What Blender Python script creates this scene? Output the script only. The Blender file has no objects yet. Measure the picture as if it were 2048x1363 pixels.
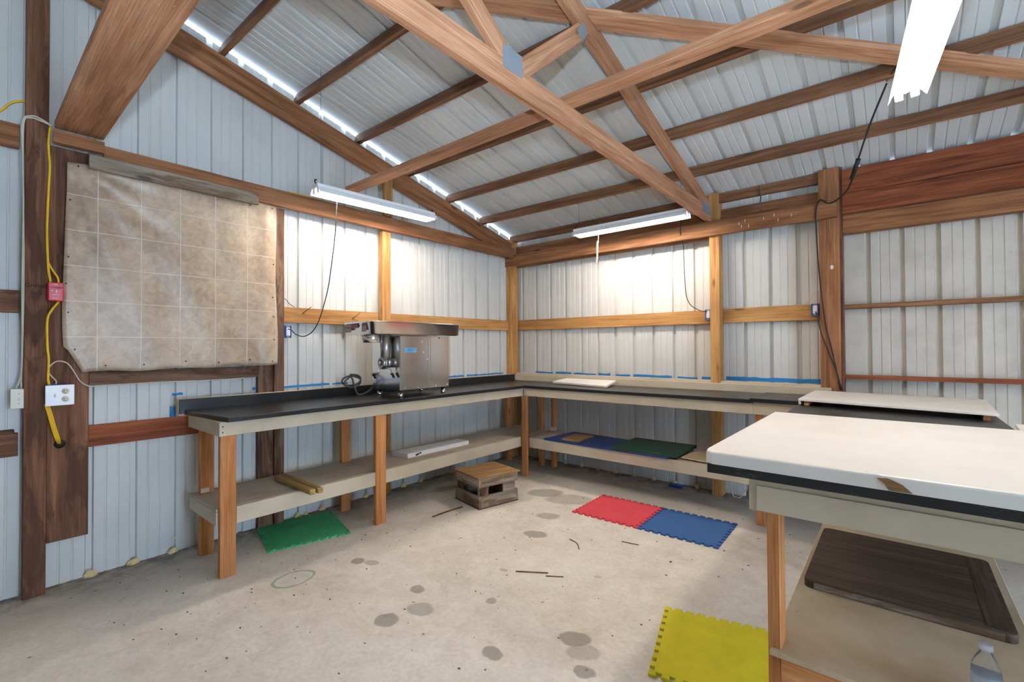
import bpy, bmesh, math, random
from mathutils import Matrix, Vector
random.seed(7)
scene = bpy.context.scene
COL = scene.collection

# ------------------------------------------------------------------ camera
F_PX, YAW, PITCH, ROLL = 923.7, 0.69517, 0.01312, -0.00556
cam_d = bpy.data.cameras.new('camera'); cam = bpy.data.objects.new('camera', cam_d); COL.objects.link(cam)
cam_d.sensor_width = 36.0; cam_d.lens = F_PX / 2048 * 36.0; cam_d.clip_start = 0.05
_f = Vector((-math.sin(YAW)*math.cos(PITCH), math.cos(YAW)*math.cos(PITCH), math.sin(PITCH)))
_r = Vector((math.cos(YAW), math.sin(YAW), 0)); _u = _r.cross(_f)
_r2 = math.cos(ROLL)*_r + math.sin(ROLL)*_u; _u2 = -math.sin(ROLL)*_r + math.cos(ROLL)*_u
cam.matrix_world = Matrix.Translation((3.865, -4.705, 1.4)) @ Matrix((( _r2.x,_u2.x,-_f.x),(_r2.y,_u2.y,-_f.y),(_r2.z,_u2.z,-_f.z))).to_4x4()
scene.camera = cam

# ------------------------------------------------------------------ world, daylight, flash, exposure
W = bpy.data.worlds.new('daylight'); scene.world = W; W.use_nodes = True
W.node_tree.nodes['Background'].inputs[0].default_value = (0.56, 0.75, 1.0, 1)
W.node_tree.nodes['Background'].inputs[1].default_value = 25.0
fl = bpy.data.lights.new('camera_flash', 'SPOT'); fl.energy = 215; fl.color = (0.62, 0.80, 1.0); fl.shadow_soft_size = 0.03
fl.spot_size = math.radians(142); fl.spot_blend = 0.45      # the photographer's flash, its head turned up at the roof
flo = bpy.data.objects.new('camera_flash', fl); COL.objects.link(flo); flo.location = (3.865, -4.78, 1.66)
flo.rotation_euler = Vector((-math.sin(YAW)*math.cos(1.22), math.cos(YAW)*math.cos(1.22), math.sin(1.22))).to_track_quat('-Z', 'Y').to_euler()
TUBE_STRENGTH = 93.0
scene.view_settings.view_transform = 'Standard'; scene.view_settings.look = 'None'
scene.view_settings.gamma = 1; scene.view_settings.use_curve_mapping = False
scene.view_settings.exposure = 0.1

def S(r, g, b):   # sRGB 0-255 to linear
    f = lambda c: (c/255/12.92) if c/255 <= 0.04045 else ((c/255+0.055)/1.055)**2.4
    return (f(r), f(g), f(b), 1)

# ------------------------------------------------------------------ materials
class NT:
    def __init__(s, name):
        s.m = bpy.data.materials.new(name); s.m.use_nodes = True; s.t = s.m.node_tree
        s.b = s.t.nodes['Principled BSDF']; s.o = s.t.nodes['Material Output']
    def n(s, kind, **kw):
        x = s.t.nodes.new(kind)
        for k, v in kw.items():
            if k.startswith('i_'):
                x.inputs[int(k[2:]) if k[2:].isdigit() else k[2:].replace('_', ' ')].default_value = v
            else: setattr(x, k, v)
        return x
    def l(s, a, b): s.t.links.new(a, b)
    def ramp(s, fac, stops):
        r = s.n('ShaderNodeValToRGB'); e = r.color_ramp.elements
        while len(e) < len(stops): e.new(0.5)
        for el, (p, c) in zip(e, stops): el.position = p; el.color = c if len(c) == 4 else (*c, 1)
        s.l(fac, r.inputs[0]); return r.outputs[0]
    def mix(s, fac, a, b, mode='MIX'):
        x = s.n('ShaderNodeMix', data_type='RGBA', blend_type=mode)
        for sock, v in ((x.inputs[0], fac), (x.inputs[6], a), (x.inputs[7], b)):
            if hasattr(v, 'links'): s.l(v, sock)
            else: sock.default_value = v
        return x.outputs[2]
    def math(s, op, a, b=0.0, clamp=False):
        x = s.n('ShaderNodeMath', operation=op, use_clamp=clamp)
        for sock, v in ((x.inputs[0], a), (x.inputs[1], b)):
            if hasattr(v, 'links'): s.l(v, sock)
            else: sock.default_value = v
        return x.outputs[0]
    def coords(s, scale=(1,1,1), rnd=False):
        tc = s.n('ShaderNodeTexCoord'); mp = s.n('ShaderNodeMapping'); mp.inputs['Scale'].default_value = scale
        v = tc.outputs['Object']
        if rnd:
            oi = s.n('ShaderNodeObjectInfo'); mu = s.n('ShaderNodeVectorMath', operation='SCALE')
            cb = s.n('ShaderNodeCombineXYZ', i_0=17.0, i_1=31.0, i_2=23.0)
            s.l(cb.outputs[0], mu.inputs[0]); s.l(oi.outputs['Random'], mu.inputs['Scale'])
            ad = s.n('ShaderNodeVectorMath', operation='ADD'); s.l(v, ad.inputs[0]); s.l(mu.outputs[0], ad.inputs[1]); v = ad.outputs[0]
        s.l(v, mp.inputs[0]); return mp.outputs[0]
    def noise(s, vec, scale=5, detail=4, rough=0.55, dist=0.0):
        x = s.n('ShaderNodeTexNoise'); x.inputs['Scale'].default_value = scale; x.inputs['Detail'].default_value = detail
        x.inputs['Roughness'].default_value = rough; x.inputs['Distortion'].default_value = dist
        s.l(vec, x.inputs['Vector']); return x.outputs['Fac']
    def bump(s, h, strength=0.3, dist=0.002):
        b = s.n('ShaderNodeBump'); b.inputs['Strength'].default_value = strength; b.inputs['Distance'].default_value = dist
        s.l(h, b.inputs['Height']); s.l(b.outputs[0], s.b.inputs['Normal'])
    def fin(s, color=None, rough=None, metal=None, spec=None):
        for key, v in (('Base Color', color), ('Roughness', rough), ('Metallic', metal), ('Specular IOR Level', spec)):
            if v is None: continue
            if hasattr(v, 'links'): s.l(v, s.b.inputs[key])
            else: s.b.inputs[key].default_value = v
        return s.m

def wood(name, dark, mid, light, stain=None, knots=True, specks=False):
    k = NT(name)
    v = k.coords((0.7, 11, 11), True)
    g = k.noise(v, 2.2, 8, 0.62, 0.7)
    c = k.ramp(g, [(0.30, dark), (0.50, mid), (0.72, light)])
    v2 = k.coords((1.2, 60, 60), True)
    g2 = k.noise(v2, 3.0, 4, 0.6)
    c = k.mix(k.ramp(g2, [(0.35, (0.74,)*3), (0.62, (1.06,)*3)]), (0,0,0,1), c, 'MIX') if False else k.mix(1.0, c, k.ramp(g2, [(0.35, (0.72,)*3), (0.62, (1.08,)*3)]), 'MULTIPLY')
    v3 = k.coords((1.1, 2.5, 2.5), True)
    big = k.noise(v3, 1.6, 3, 0.5)
    c = k.mix(1.0, c, k.ramp(big, [(0.32, (0.78, 0.74, 0.70)), (0.66, (1.1, 1.1, 1.1))]), 'MULTIPLY')
    if knots:
        kv = k.coords((2.4, 7.5, 7.5), True)
        vo = k.n('ShaderNodeTexVoronoi'); vo.inputs['Scale'].default_value = 1.0; k.l(kv, vo.inputs['Vector'])
        km = k.ramp(vo.outputs['Distance'], [(0.07, (1,1,1)), (0.15, (0,0,0))])
        sel = k.n('ShaderNodeSeparateColor'); k.l(vo.outputs['Color'], sel.inputs[0])
        km = k.math('MULTIPLY', km, k.math('GREATER_THAN', sel.outputs[0], 0.55))
        c = k.mix(k.math('MULTIPLY', km, 0.75), c, tuple(x*0.28 for x in dark[:3])+(1,))
    if stain:
        sv = k.coords((1.5, 6, 6), True); sn = k.noise(sv, 1.5, 5, 0.6, 1.0)
        c = k.mix(k.ramp(sn, [(0.52, (0,0,0)), (0.60, (0.8,)*3)]), c, stain)
    if specks:
        pv = k.coords((18, 55, 55), True)
        pn = k.n('ShaderNodeTexVoronoi'); pn.inputs['Scale'].default_value = 1.0; k.l(pv, pn.inputs['Vector'])
        pm = k.ramp(pn.outputs['Distance'], [(0.06, (1,1,1)), (0.10, (0,0,0))])
        lim = k.noise(k.coords((3, 3, 3), True), 2.0, 2)
        pm = k.math('MULTIPLY', pm, k.math('GREATER_THAN', lim, 0.58))
        c = k.mix(k.math('MULTIPLY', pm, 0.6), c, (0.8, 0.75, 0.68, 1))
    k.bump(g2, 0.35, 0.0015)
    return k.fin(c, 0.72, spec=0.3)

M = {}
M['old'] = wood('weathered_brown_wood', S(84,54,38), S(124,84,60), S(154,112,84), S(78,48,34))
M['amber'] = wood('amber_pine', S(154,106,60), S(190,140,84), S(212,166,108))
M['beam'] = wood('brown_fir_beam', S(112,72,44), S(154,104,68), S(180,128,90))
M['red'] = wood('reddish_fir', S(96,46,26), S(138,74,44), S(164,98,62))
M['truss'] = wood('pinkish_truss_fir', S(152,102,72), S(188,134,98), S(210,162,128), specks=True)
M['purlin'] = wood('purlin_wood', S(92,60,40), S(134,92,64), S(160,118,84))
M['fir'] = wood('new_fir_leg', S(182,114,62), S(204,138,84), S(220,160,106))
M['grey'] = wood('grey_weathered_wood', S(112,100,88), S(154,140,124), S(186,172,158), S(112,84,60))
M['osb'] = wood('particle_board', S(122,92,58), S(160,124,82), S(186,150,106), knots=False)
M['treated'] = wood('treated_timber', S(140,112,60), S(172,142,84), S(190,162,104), knots=False)
M['stud'] = wood('greyish_stud', S(84,58,42), S(124,92,72), S(150,120,98), S(72,44,30))
M['dirtyboard'] = wood('dark_cutting_board_wood', S(58,44,34), S(82,66,54), S(104,88,74), knots=False)

def painted(name, base, dirt=None, rough=0.45, amount=0.5, spec=0.5):
    k = NT(name); v = k.coords((1,1,1), True)
    n1 = k.noise(v, 3.5, 6, 0.6)
    d = dirt or tuple(x*0.72 for x in base[:3])+(1,)
    c = k.mix(k.ramp(n1, [(0.45, (0,0,0)), (0.85, (amount,)*3)]), base, d)
    sp = k.n('ShaderNodeTexVoronoi'); sp.inputs['Scale'].default_value = 14; k.l(v, sp.inputs['Vector'])
    sm = k.ramp(sp.outputs['Distance'], [(0.03, (0.5,)*3), (0.06, (0,0,0))])
    sel = k.n('ShaderNodeSeparateColor'); k.l(sp.outputs['Color'], sel.inputs[0])
    c = k.mix(k.math('MULTIPLY', sm, k.math('GREATER_THAN', sel.outputs[0], 0.8)), c, tuple(x*0.25 for x in d[:3])+(1,))
    k.bump(k.noise(v, 90, 3), 0.08, 0.001)
    return k.fin(c, rough, spec=spec)
M['cream'] = painted('cream_painted_wood', S(200,186,162), S(156,142,120), 0.5, 0.6)
M['shelf'] = painted('dusty_shelf_paint', S(186,172,154), S(132,114,94), 0.7, 0.8)
M['tanshelf'] = painted('tan_shelf_board', S(206,184,152), S(160,128,92), 0.6, 0.8)
M['white'] = painted('white_laminate', S(238,234,226), S(206,196,182), 0.4, 0.35)
M['whitepaint'] = painted('white_paint', S(228,226,222), S(180,174,168), 0.5, 0.4)
M['metal'] = painted('cream_metal_siding', S(208,207,202), S(178,177,170), 0.42, 0.35)
M['metal_r'] = painted('dusty_metal_siding', S(206,198,186), S(144,136,122), 0.55, 0.6)
M['roof'] = painted('pale_metal_roofing', S(204,204,200), S(172,170,162), 0.5, 0.3)

def flat(name, c, rough=0.5, metal=0.0, spec=0.5, em=0.0, noise=0.0):
    k = NT(name)
    if noise:
        v = k.coords((1,1,1), True); n1 = k.noise(v, 9, 6, 0.65)
        col = k.mix(k.ramp(n1, [(0.35, (0,0,0)), (0.75, (noise,)*3)]), c, tuple(x*0.45 for x in c[:3])+(1,))
        k.bump(k.noise(v, 220, 2), 0.25, 0.001)
        return k.fin(col, rough, metal, spec)
    m = k.fin(c, rough, metal, spec)
    if em:
        k.b.inputs['Emission Color'].default_value = c; k.b.inputs['Emission Strength'].default_value = em
    return m
def laminate():
    k = NT('black_laminate'); v = k.coords((1,1,1), True)
    n1 = k.noise(v, 4, 6, 0.65)
    c = k.mix(k.ramp(n1, [(0.4, (0,0,0)), (0.8, (0.5,)*3)]), S(24,25,28), S(52,50,48))
    sp = k.n('ShaderNodeTexVoronoi'); sp.inputs['Scale'].default_value = 60; k.l(v, sp.inputs['Vector'])
    sm = k.ramp(sp.outputs['Distance'], [(0.06, (0.7,)*3), (0.12, (0,0,0))])
    lim = k.math('GREATER_THAN', k.noise(v, 3, 2), 0.62)
    c = k.mix(k.math('MULTIPLY', sm, lim), c, S(170,168,166))
    r = k.ramp(n1, [(0.3, (0.27,)*3), (0.8, (0.42,)*3)])
    return k.fin(c, r, spec=0.5)
M['black'] = laminate()
def scuffed():
    k = NT('scuffed_black_edge'); v = k.coords((6, 22, 22)); n1 = k.noise(v, 6, 8, 0.75, 2.0)
    lim = k.noise(k.coords((1.6,1,1)), 2.2, 1)
    m = k.math('MULTIPLY', k.ramp(n1, [(0.54, (0,0,0)), (0.62, (1,)*3)]), k.ramp(lim, [(0.50, (0,0,0)), (0.60, (1,)*3)]))
    return k.fin(k.mix(m, S(28,28,31), S(150,152,156)), 0.4)
M['scuff'] = scuffed()
M['steel'] = flat('stainless_steel', (0.78,0.76,0.74,1), 0.16, 1.0)
M['cast'] = flat('tinned_cast_iron', (0.42,0.42,0.42,1), 0.38, 1.0)
M['galv'] = flat('galvanised_plate', S(142,148,154), 0.45, 0.25)
M['dark'] = flat('dark_iron', S(34,32,30), 0.6, 0.4)
M['cord'] = flat('black_cord', S(26,26,28), 0.6)
M['greycord'] = flat('grey_cord', S(96,92,86), 0.6)
M['whitewire'] = flat('white_cable', S(206,198,178), 0.6)
M['yellowwire'] = flat('yellow_cable', S(232,186,20), 0.5)
M['red_box'] = flat('red_plastic', S(206,34,52), 0.35)
M['ivory'] = flat('ivory_plastic', S(222,214,192), 0.4)
M['wplate'] = flat('white_plastic', S(240,240,244), 0.35)
M['blue_box'] = flat('blue_plastic_box', S(22,66,140), 0.45)
M['tape'] = flat('blue_painters_tape', S(34,124,190), 0.7)
M['bluelabel'] = flat('pale_blue_label', S(110,180,222), 0.6)
M['blueink'] = flat('blue_ink', S(14,80,160), 0.6)
M['foam'] = flat('yellow_spray_foam', S(236,214,156), 0.85, noise=0.25)
M['mat_green'] = flat('green_foam_mat', S(70,176,116), 0.85, noise=0.55)
M['mat_red'] = flat('red_foam_mat', S(222,72,84), 0.85, noise=0.25)
M['mat_blue'] = flat('blue_foam_mat', S(48,92,150), 0.85, noise=0.35)
M['mat_yellow'] = flat('yellow_foam_mat', S(224,208,30), 0.85, noise=0.3)
M['board_blue'] = flat('blue_plastic_board', S(26,56,120), 0.45, noise=0.3)
M['board_green'] = flat('green_plastic_board', S(16,66,44), 0.45, noise=0.35)
M['white_enamel'] = flat('white_enamel', S(240,240,240), 0.4)
M['ink'] = flat('black_ink', S(20,16,14), 0.8)
M['whiteink'] = flat('white_ink', S(240,232,226), 0.7)
M['sticker'] = flat('faded_sticker', S(150,140,136), 0.6)
M['stickred'] = flat('faded_red_print', S(128,84,84), 0.6)
M['tube'] = flat('lit_fluorescent_tube', (1.0, 0.90, 0.79, 1), 0.4, em=TUBE_STRENGTH)
g_ = NT('clear_plastic'); g_.b.inputs['Transmission Weight'].default_value = 0.9; g_.b.inputs['IOR'].default_value = 1.2
M['clear'] = g_.fin(S(240,244,248), 0.12)
M['cap'] = flat('white_cap', S(226,232,244), 0.4)
M['blotch'] = flat('blue_white_label', S(180,196,216), 0.5)

def vinyl():
    k = NT('vinyl_stone_sheet')
    tc = k.n('ShaderNodeTexCoord'); sp = k.n('ShaderNodeSeparateXYZ'); k.l(tc.outputs['Object'], sp.inputs[0])
    def line(o, ph):
        a = k.math('PINGPONG', k.math('ADD', o, ph), 0.1063)
        return k.math('LESS_THAN', a, 0.0026)
    ly = line(sp.outputs[1], 4.1595 + 0.2126*2); lz = line(sp.outputs[2], -1.476 + 0.2126*10)
    grid = k.math('MAXIMUM', ly, lz)
    v = tc.outputs['Object']
    n1 = k.noise(v, 3.2, 8, 0.68, 0.6); n2 = k.noise(v, 16, 8, 0.72, 1.2)
    c = k.ramp(n1, [(0.32, S(168,142,118)), (0.5, S(190,167,142)), (0.68, S(208,188,163))])
    c = k.mix(1.0, c, k.ramp(n2, [(0.35, (0.80,0.79,0.78)), (0.66, (1.12,)*3)]), 'MULTIPLY')
    c = k.mix(grid, c, S(206,196,180))
    k.bump(n2, 0.25, 0.002)
    return k.fin(c, 0.36, spec=0.5)
M['vinyl'] = vinyl()

def concrete():
    k = NT('stained_concrete')
    tc = k.n('ShaderNodeTexCoord'); v = tc.outputs['Object']
    n1 = k.noise(v, 1.1, 9, 0.62, 0.3); n2 = k.noise(v, 7, 8, 0.7, 0.5); n3 = k.noise(v, 45, 4, 0.6)
    c = k.ramp(n1, [(0.28, S(206,196,182)), (0.5, S(228,219,206)), (0.72, S(238,231,219))])
    c = k.mix(1.0, c, k.ramp(n2, [(0.3, (0.86,0.84,0.81)), (0.7, (1.06,)*3)]), 'MULTIPLY')
    c = k.mix(1.0, c, k.ramp(n3, [(0.3, (0.90,)*3), (0.7, (1.06,)*3)]), 'MULTIPLY')
    # rust-brown flecks
    rs = k.noise(v, 5.5, 6, 0.72, 1.0)
    c = k.mix(k.ramp(rs, [(0.60, (0,0,0)), (0.72, (0.30,)*3)]), c, S(150,126,98))
    fl_ = k.n('ShaderNodeTexVoronoi'); fl_.inputs['Scale'].default_value = 11; k.l(v, fl_.inputs['Vector'])
    sel = k.n('ShaderNodeSeparateColor'); k.l(fl_.outputs['Color'], sel.inputs[0])
    fm = k.math('MULTIPLY', k.ramp(fl_.outputs['Distance'], [(0.05, (1,)*3), (0.10, (0,0,0))]), k.math('GREATER_THAN', sel.outputs[0], 0.72))
    c = k.mix(k.math('MULTIPLY', fm, 0.75), c, S(86,70,58))
    fw = k.math('MULTIPLY', k.ramp(fl_.outputs['Distance'], [(0.03, (1,)*3), (0.07, (0,0,0))]), k.math('LESS_THAN', sel.outputs[1], 0.10))
    c = k.mix(k.math('MULTIPLY', fw, 0.8), c, S(226,222,214))
    wob = k.n('ShaderNodeTexNoise'); wob.inputs['Scale'].default_value = 9; wob.inputs['Detail'].default_value = 3; k.l(v, wob.inputs['Vector'])
    wo = k.n('ShaderNodeVectorMath', operation='MULTIPLY_ADD'); k.l(wob.outputs['Color'], wo.inputs[0]); wo.inputs[1].default_value = (0.055,)*3; k.l(v, wo.inputs[2])
    def blob(x, y, rx, ry, rot, soft=0.35):
        mp = k.n('ShaderNodeMapping', vector_type='TEXTURE'); mp.inputs['Location'].default_value = (x+0.027, y+0.027, 0)
        mp.inputs['Rotation'].default_value = (0,0,rot); mp.inputs['Scale'].default_value = (rx, ry, 1000)
        k.l(wo.outputs[0], mp.inputs[0]); ln = k.n('ShaderNodeVectorMath', operation='LENGTH'); k.l(mp.outputs[0], ln.inputs[0])
        return ln.outputs['Value']
    for x, y, rx, ry, rot, a in [(1.125,-3.009,.055,.045,.3,.6),(1.218,-2.97,.05,.04,.3,.45),(1.712,-2.993,.055,.05,0,.6),(1.882,-3.109,.085,.065,.4,.45),
            (1.833,-3.287,.07,.065,.3,.6),(2.421,-3.129,.055,.045,.2,.6),(1.767,-1.931,.10,.075,.5,.6),(1.25,-1.08,.19,.13,.7,.55),(2.13,-2.809,.035,.03,0,.5),
            (1.534,-1.107,.24,.15,.6,.4),(2.66,-2.80,.085,.06,.6,.6),(2.74,-2.86,.08,.06,.6,.35),(2.815,-2.967,.055,.05,.2,.6),(1.626,-1.563,.11,.08,.6,.5),
            (2.45,-2.20,.03,.02,0,.3),(1.95,-2.5,.03,.02,0,.35),(2.25,-1.0,.25,.12,.2,.35)]:
        d = blob(x, y, rx, ry, rot); c = k.mix(k.ramp(d, [(0.8, (a,)*3), (1.12, (0,0,0))]), c, S(104,98,88))
    # pale efflorescence streak near the back bench
    d = blob(1.62, -0.70, .28, .035, -.12); c = k.mix(k.ramp(d, [(0.5, (0.7,)*3), (1.3, (0,0,0))]), c, S(220,216,212))
    # green painted ring
    d = blob(1.03, -3.385, .088, .112, .1)
    c = k.mix(k.ramp(d, [(0.75, (0.45,)*3), (0.86, (0,0,0))]), c, S(196,192,186))
    r = k.math('SUBTRACT', 1.0, k.math('MULTIPLY', k.math('ABSOLUTE', k.math('SUBTRACT', d, 1.0)), 7.0), True)
    c = k.mix(k.math('MULTIPLY', r, 0.75), c, S(80,140,112))
    # brown dirt along both wall bases
    xyz = k.n('ShaderNodeSeparateXYZ'); k.l(wo.outputs[0], xyz.inputs[0])
    edge = k.math('MINIMUM', xyz.outputs[0], k.math('MULTIPLY', xyz.outputs[1], -1.0))
    em = k.math('MULTIPLY', k.ramp(edge, [(0.03, (0.95,)*3), (0.30, (0.45,)*3), (0.75, (0.0,)*3)]), k.ramp(n2, [(0.35, (0.35,)*3), (0.6, (1,)*3)]))
    c = k.mix(em, c, S(92,76,62))
    k.bump(n3, 0.15, 0.001)
    return k.fin(c, 0.72, spec=0.35)
M['concrete'] = concrete()

# ------------------------------------------------------------------ mesh helpers
def link(name, me, mat, parent=None, Mx=None, smooth=False):
    o = bpy.data.objects.new(name, me); COL.objects.link(o)
    if mat: me.materials.append(mat)
    if Mx is not None: o.matrix_world = Mx
    if parent is not None:
        o.parent = parent
        pm = Matrix.Translation(parent.location) if parent.type == 'EMPTY' else PM.get(parent.name, parent.matrix_world.copy())
        o.matrix_parent_inverse = pm.inverted()
    if Mx is not None: PM[o.name] = Mx.copy()
    else: PM[o.name] = Matrix.Identity(4)
    if smooth:
        for p in me.polygons: p.use_smooth = True
    return o
PM = {}
def mesh_from(verts, faces, name='m'):
    me = bpy.data.meshes.new(name); me.from_pydata(verts, [], faces); me.validate(); me.update(); return me
def bm_mesh(bm, name='m'):
    me = bpy.data.meshes.new(name); bmesh.ops.recalc_face_normals(bm, faces=bm.faces); bm.to_mesh(me); bm.free(); return me
def bm_box(bm, x0, x1, y0, y1, z0, z1, bevel=0.0, seg=1):
    r = bmesh.ops.create_cube(bm, size=1.0); vs = r['verts']
    for v in vs: v.co = Vector(((x0+x1)/2+v.co.x*(x1-x0), (y0+y1)/2+v.co.y*(y1-y0), (z0+z1)/2+v.co.z*(z1-z0)))
    if bevel:
        es = list({e for v in vs for e in v.link_edges})
        bmesh.ops.bevel(bm, geom=es, offset=bevel, segments=seg, affect='EDGES', profile=0.5)
AX = {'x': Matrix.Identity(3), 'y': Matrix(((0,-1,0),(1,0,0),(0,0,1))), 'z': Matrix(((0,0,-1),(0,1,0),(1,0,0)))}
def box(name, x0, x1, y0, y1, z0, z1, mat, parent=None, bevel=0.002, axis=None, seg=1, extra=()):
    """one board; its local X runs along the grain. extra = more boxes in the same mesh"""
    c = Vector(((x0+x1)/2, (y0+y1)/2, (z0+z1)/2)); d = (x1-x0, y1-y0, z1-z0)
    axis = axis or 'xyz'[d.index(max(d))]
    R = AX[axis]; Mx = Matrix.Translation(c) @ R.to_4x4(); Ri = R.transposed()
    bm = bmesh.new()
    for (a0,a1,b0,b1,c0,c1) in [(x0,x1,y0,y1,z0,z1)] + list(extra):
        p = Ri @ (Vector((a0,b0,c0))-c); q = Ri @ (Vector((a1,b1,c1))-c)
        bm_box(bm, min(p.x,q.x), max(p.x,q.x), min(p.y,q.y), max(p.y,q.y), min(p.z,q.z), max(p.z,q.z), bevel, seg)
    return link(name, bm_mesh(bm, name), mat, parent, Mx)
def lumber(name, a, b, w, t, up, mat, parent=None, bevel=0.002, bow=0.0, seg=10):
    """board from a to b, width w along up, thickness t across"""
    a, b = Vector(a), Vector(b); X = (b-a).normalized(); Zv = Vector(up); Zv = (Zv - X*Zv.dot(X)).normalized(); Y = Zv.cross(X)
    R = Matrix((X, Y, Zv)).transposed(); Mx = Matrix.Translation((a+b)/2) @ R.to_4x4(); L = (b-a).length
    bm = bmesh.new(); rows = []
    n = seg if bow else 1
    for i in range(n+1):
        s = -L/2 + L*i/n; k = bow*math.sin(math.pi*i/n*3+1.0) if bow else 0
        rows.append([bm.verts.new((s, y*t/2, z*w/2 + k)) for y, z in ((-1,-1),(1,-1),(1,1),(-1,1))])
    for i in range(n):
        for j in range(4): bm.faces.new((rows[i][j], rows[i][(j+1)%4], rows[i+1][(j+1)%4], rows[i+1][j]))
    bm.faces.new(rows[0][::-1]); bm.faces.new(rows[-1])
    if bevel and not bow: bmesh.ops.bevel(bm, geom=list(bm.edges), offset=bevel, segments=1, affect='EDGES')
    return link(name, bm_mesh(bm, name), mat, parent, Mx)
def crom(pts, n=8):
    P = [Vector(p) for p in pts]; P = [P[0]*2-P[1]] + P + [P[-1]*2-P[-2]]; out = []
    for i in range(1, len(P)-2):
        for j in range(n):
            t = j/n; a, b, c, d = P[i-1], P[i], P[i+1], P[i+2]
            out.append(0.5*((2*b)+(c-a)*t+(2*a-5*b+4*c-d)*t*t+(3*b-a-3*c+d)*t*t*t))
    out.append(P[-2]); return out
def tube_verts(path, r, V, Fc, sides=8, rfun=None):
    base = len(V); up = Vector((0.3, 0.2, 1)); n = len(path)
    for i, p in enumerate(path):
        t = (path[min(i+1, n-1)] - path[max(i-1, 0)]).normalized()
        s = t.cross(up); s = s.normalized() if s.length > 1e-4 else Vector((1,0,0)); q = s.cross(t)
        rr = rfun(i/(n-1)) if rfun else r
        for j in range(sides):
            a = 2*math.pi*j/sides; V.append(p + s*math.cos(a)*rr + q*math.sin(a)*rr)
    for i in range(n-1):
        for j in range(sides):
            Fc.append((base+i*sides+j, base+i*sides+(j+1)%sides, base+(i+1)*sides+(j+1)%sides, base+(i+1)*sides+j))
    Fc.append(tuple(base+j for j in range(sides))[::-1]); Fc.append(tuple(base+(n-1)*sides+j for j in range(sides)))
def tube(name, pts, r, mat, parent=None, smooth=True, sides=8, n=8, curve=True, paths=None):
    V, Fc = [], []
    for pp in (paths or [pts]):
        tube_verts(crom(pp, n) if curve else [Vector(p) for p in pp], r, V, Fc, sides)
    return link(name, mesh_from(V, Fc, name), mat, parent, None, smooth)
def cyl(name, a, b, r, mat, parent=None, sides=20, r2=None):
    a, b = Vector(a), Vector(b); V, Fc = [], []
    tube_verts([a, b], r, V, Fc, sides, (lambda t: r+(r2-r)*t) if r2 is not None else None)
    o = link(name, mesh_from(V, Fc, name), mat, parent, None)
    for p in o.data.polygons: p.use_smooth = len(p.vertices) == 4
    return o
def lathe(name, prof, loc, mat, parent=None, sides=28, smooth=True):
    V, Fc = [], []
    for r, z in prof:
        for j in range(sides):
            a = 2*math.pi*j/sides; V.append((loc[0]+r*math.cos(a), loc[1]+r*math.sin(a), loc[2]+z))
    for i in range(len(prof)-1):
        for j in range(sides): Fc.append((i*sides+j, i*sides+(j+1)%sides, (i+1)*sides+(j+1)%sides, (i+1)*sides+j))
    Fc.append(tuple(range(sides))[::-1]); Fc.append(tuple((len(prof)-1)*sides+j for j in range(sides)))
    return link(name, mesh_from(V, Fc, name), mat, parent, None, smooth)
def prism(name, poly, z0, z1, mat, parent=None, Mx=None, bevel=0.0, seg=2):
    bm = bmesh.new(); vs = [bm.verts.new((x, y, z0)) for x, y in poly]; f = bm.faces.new(vs)
    r = bmesh.ops.extrude_face_region(bm, geom=[f]); 
    for v in [g for g in r['geom'] if isinstance(g, bmesh.types.BMVert)]: v.co.z = z1
    bmesh.ops.recalc_face_normals(bm, faces=bm.faces)
    if bevel:
        es = [e for e in bm.edges if abs(e.verts[0].co.z - z1) < 1e-6 and abs(e.verts[1].co.z - z1) < 1e-6]
        bmesh.ops.bevel(bm, geom=es, offset=bevel, segments=seg, affect='EDGES', profile=0.6)
    return link(name, bm_mesh(bm, name), mat, parent, Mx)
def rrect(x0, x1, y0, y1, r, n=6):
    out = []
    for cx, cy, a0 in ((x1-r, y1-r, 0), (x0+r, y1-r, 90), (x0+r, y0+r, 180), (x1-r, y0+r, 270)):
        for i in range(n+1):
            a = math.radians(a0 + 90*i/n); out.append((cx+r*math.cos(a), cy+r*math.sin(a)))
    return out
def thing(name, label, cat, loc, group=None):
    o = bpy.data.objects.new(name, None); COL.objects.link(o); o.location = loc; o.empty_display_size = 0.1
    return tag(o, label, cat, group)
def tag(o, label, cat, group=None):
    o['label'] = label; o['category'] = cat
    if group: o['group'] = group
    return o
def struct(o): o['kind'] = 'structure'; return o
def text(name, s, size, loc, rot, mat, parent, shear=0.0, align='CENTER', ext=0.0004):
    c = bpy.data.curves.new(name, 'FONT'); c.body = s; c.size = size; c.align_x = align; c.align_y = 'CENTER'; c.shear = shear; c.extrude = ext
    tmp = bpy.data.objects.new('tmp_text', c); COL.objects.link(tmp); bpy.context.view_layer.update()
    me = bpy.data.meshes.new_from_object(tmp.evaluated_get(bpy.context.evaluated_depsgraph_get())); bpy.data.objects.remove(tmp)
    me.materials.clear(); me.materials.append(mat); o = bpy.data.objects.new(name, me); COL.objects.link(o)
    Mx = Matrix.Translation(loc) @ rot.to_4x4(); o.matrix_world = Mx; o.parent = parent
    pm = Matrix.Translation(parent.location) if parent.type == 'EMPTY' else PM[parent.name]
    o.matrix_parent_inverse = pm.inverted(); return o
R_WALLA = Matrix(((0,0,1),(1,0,0),(0,1,0)))      # text facing +x, reading towards +y
R_WALLB = Matrix(((1,0,0),(0,0,-1),(0,1,0)))     # text facing -y, reading towards +x

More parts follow.
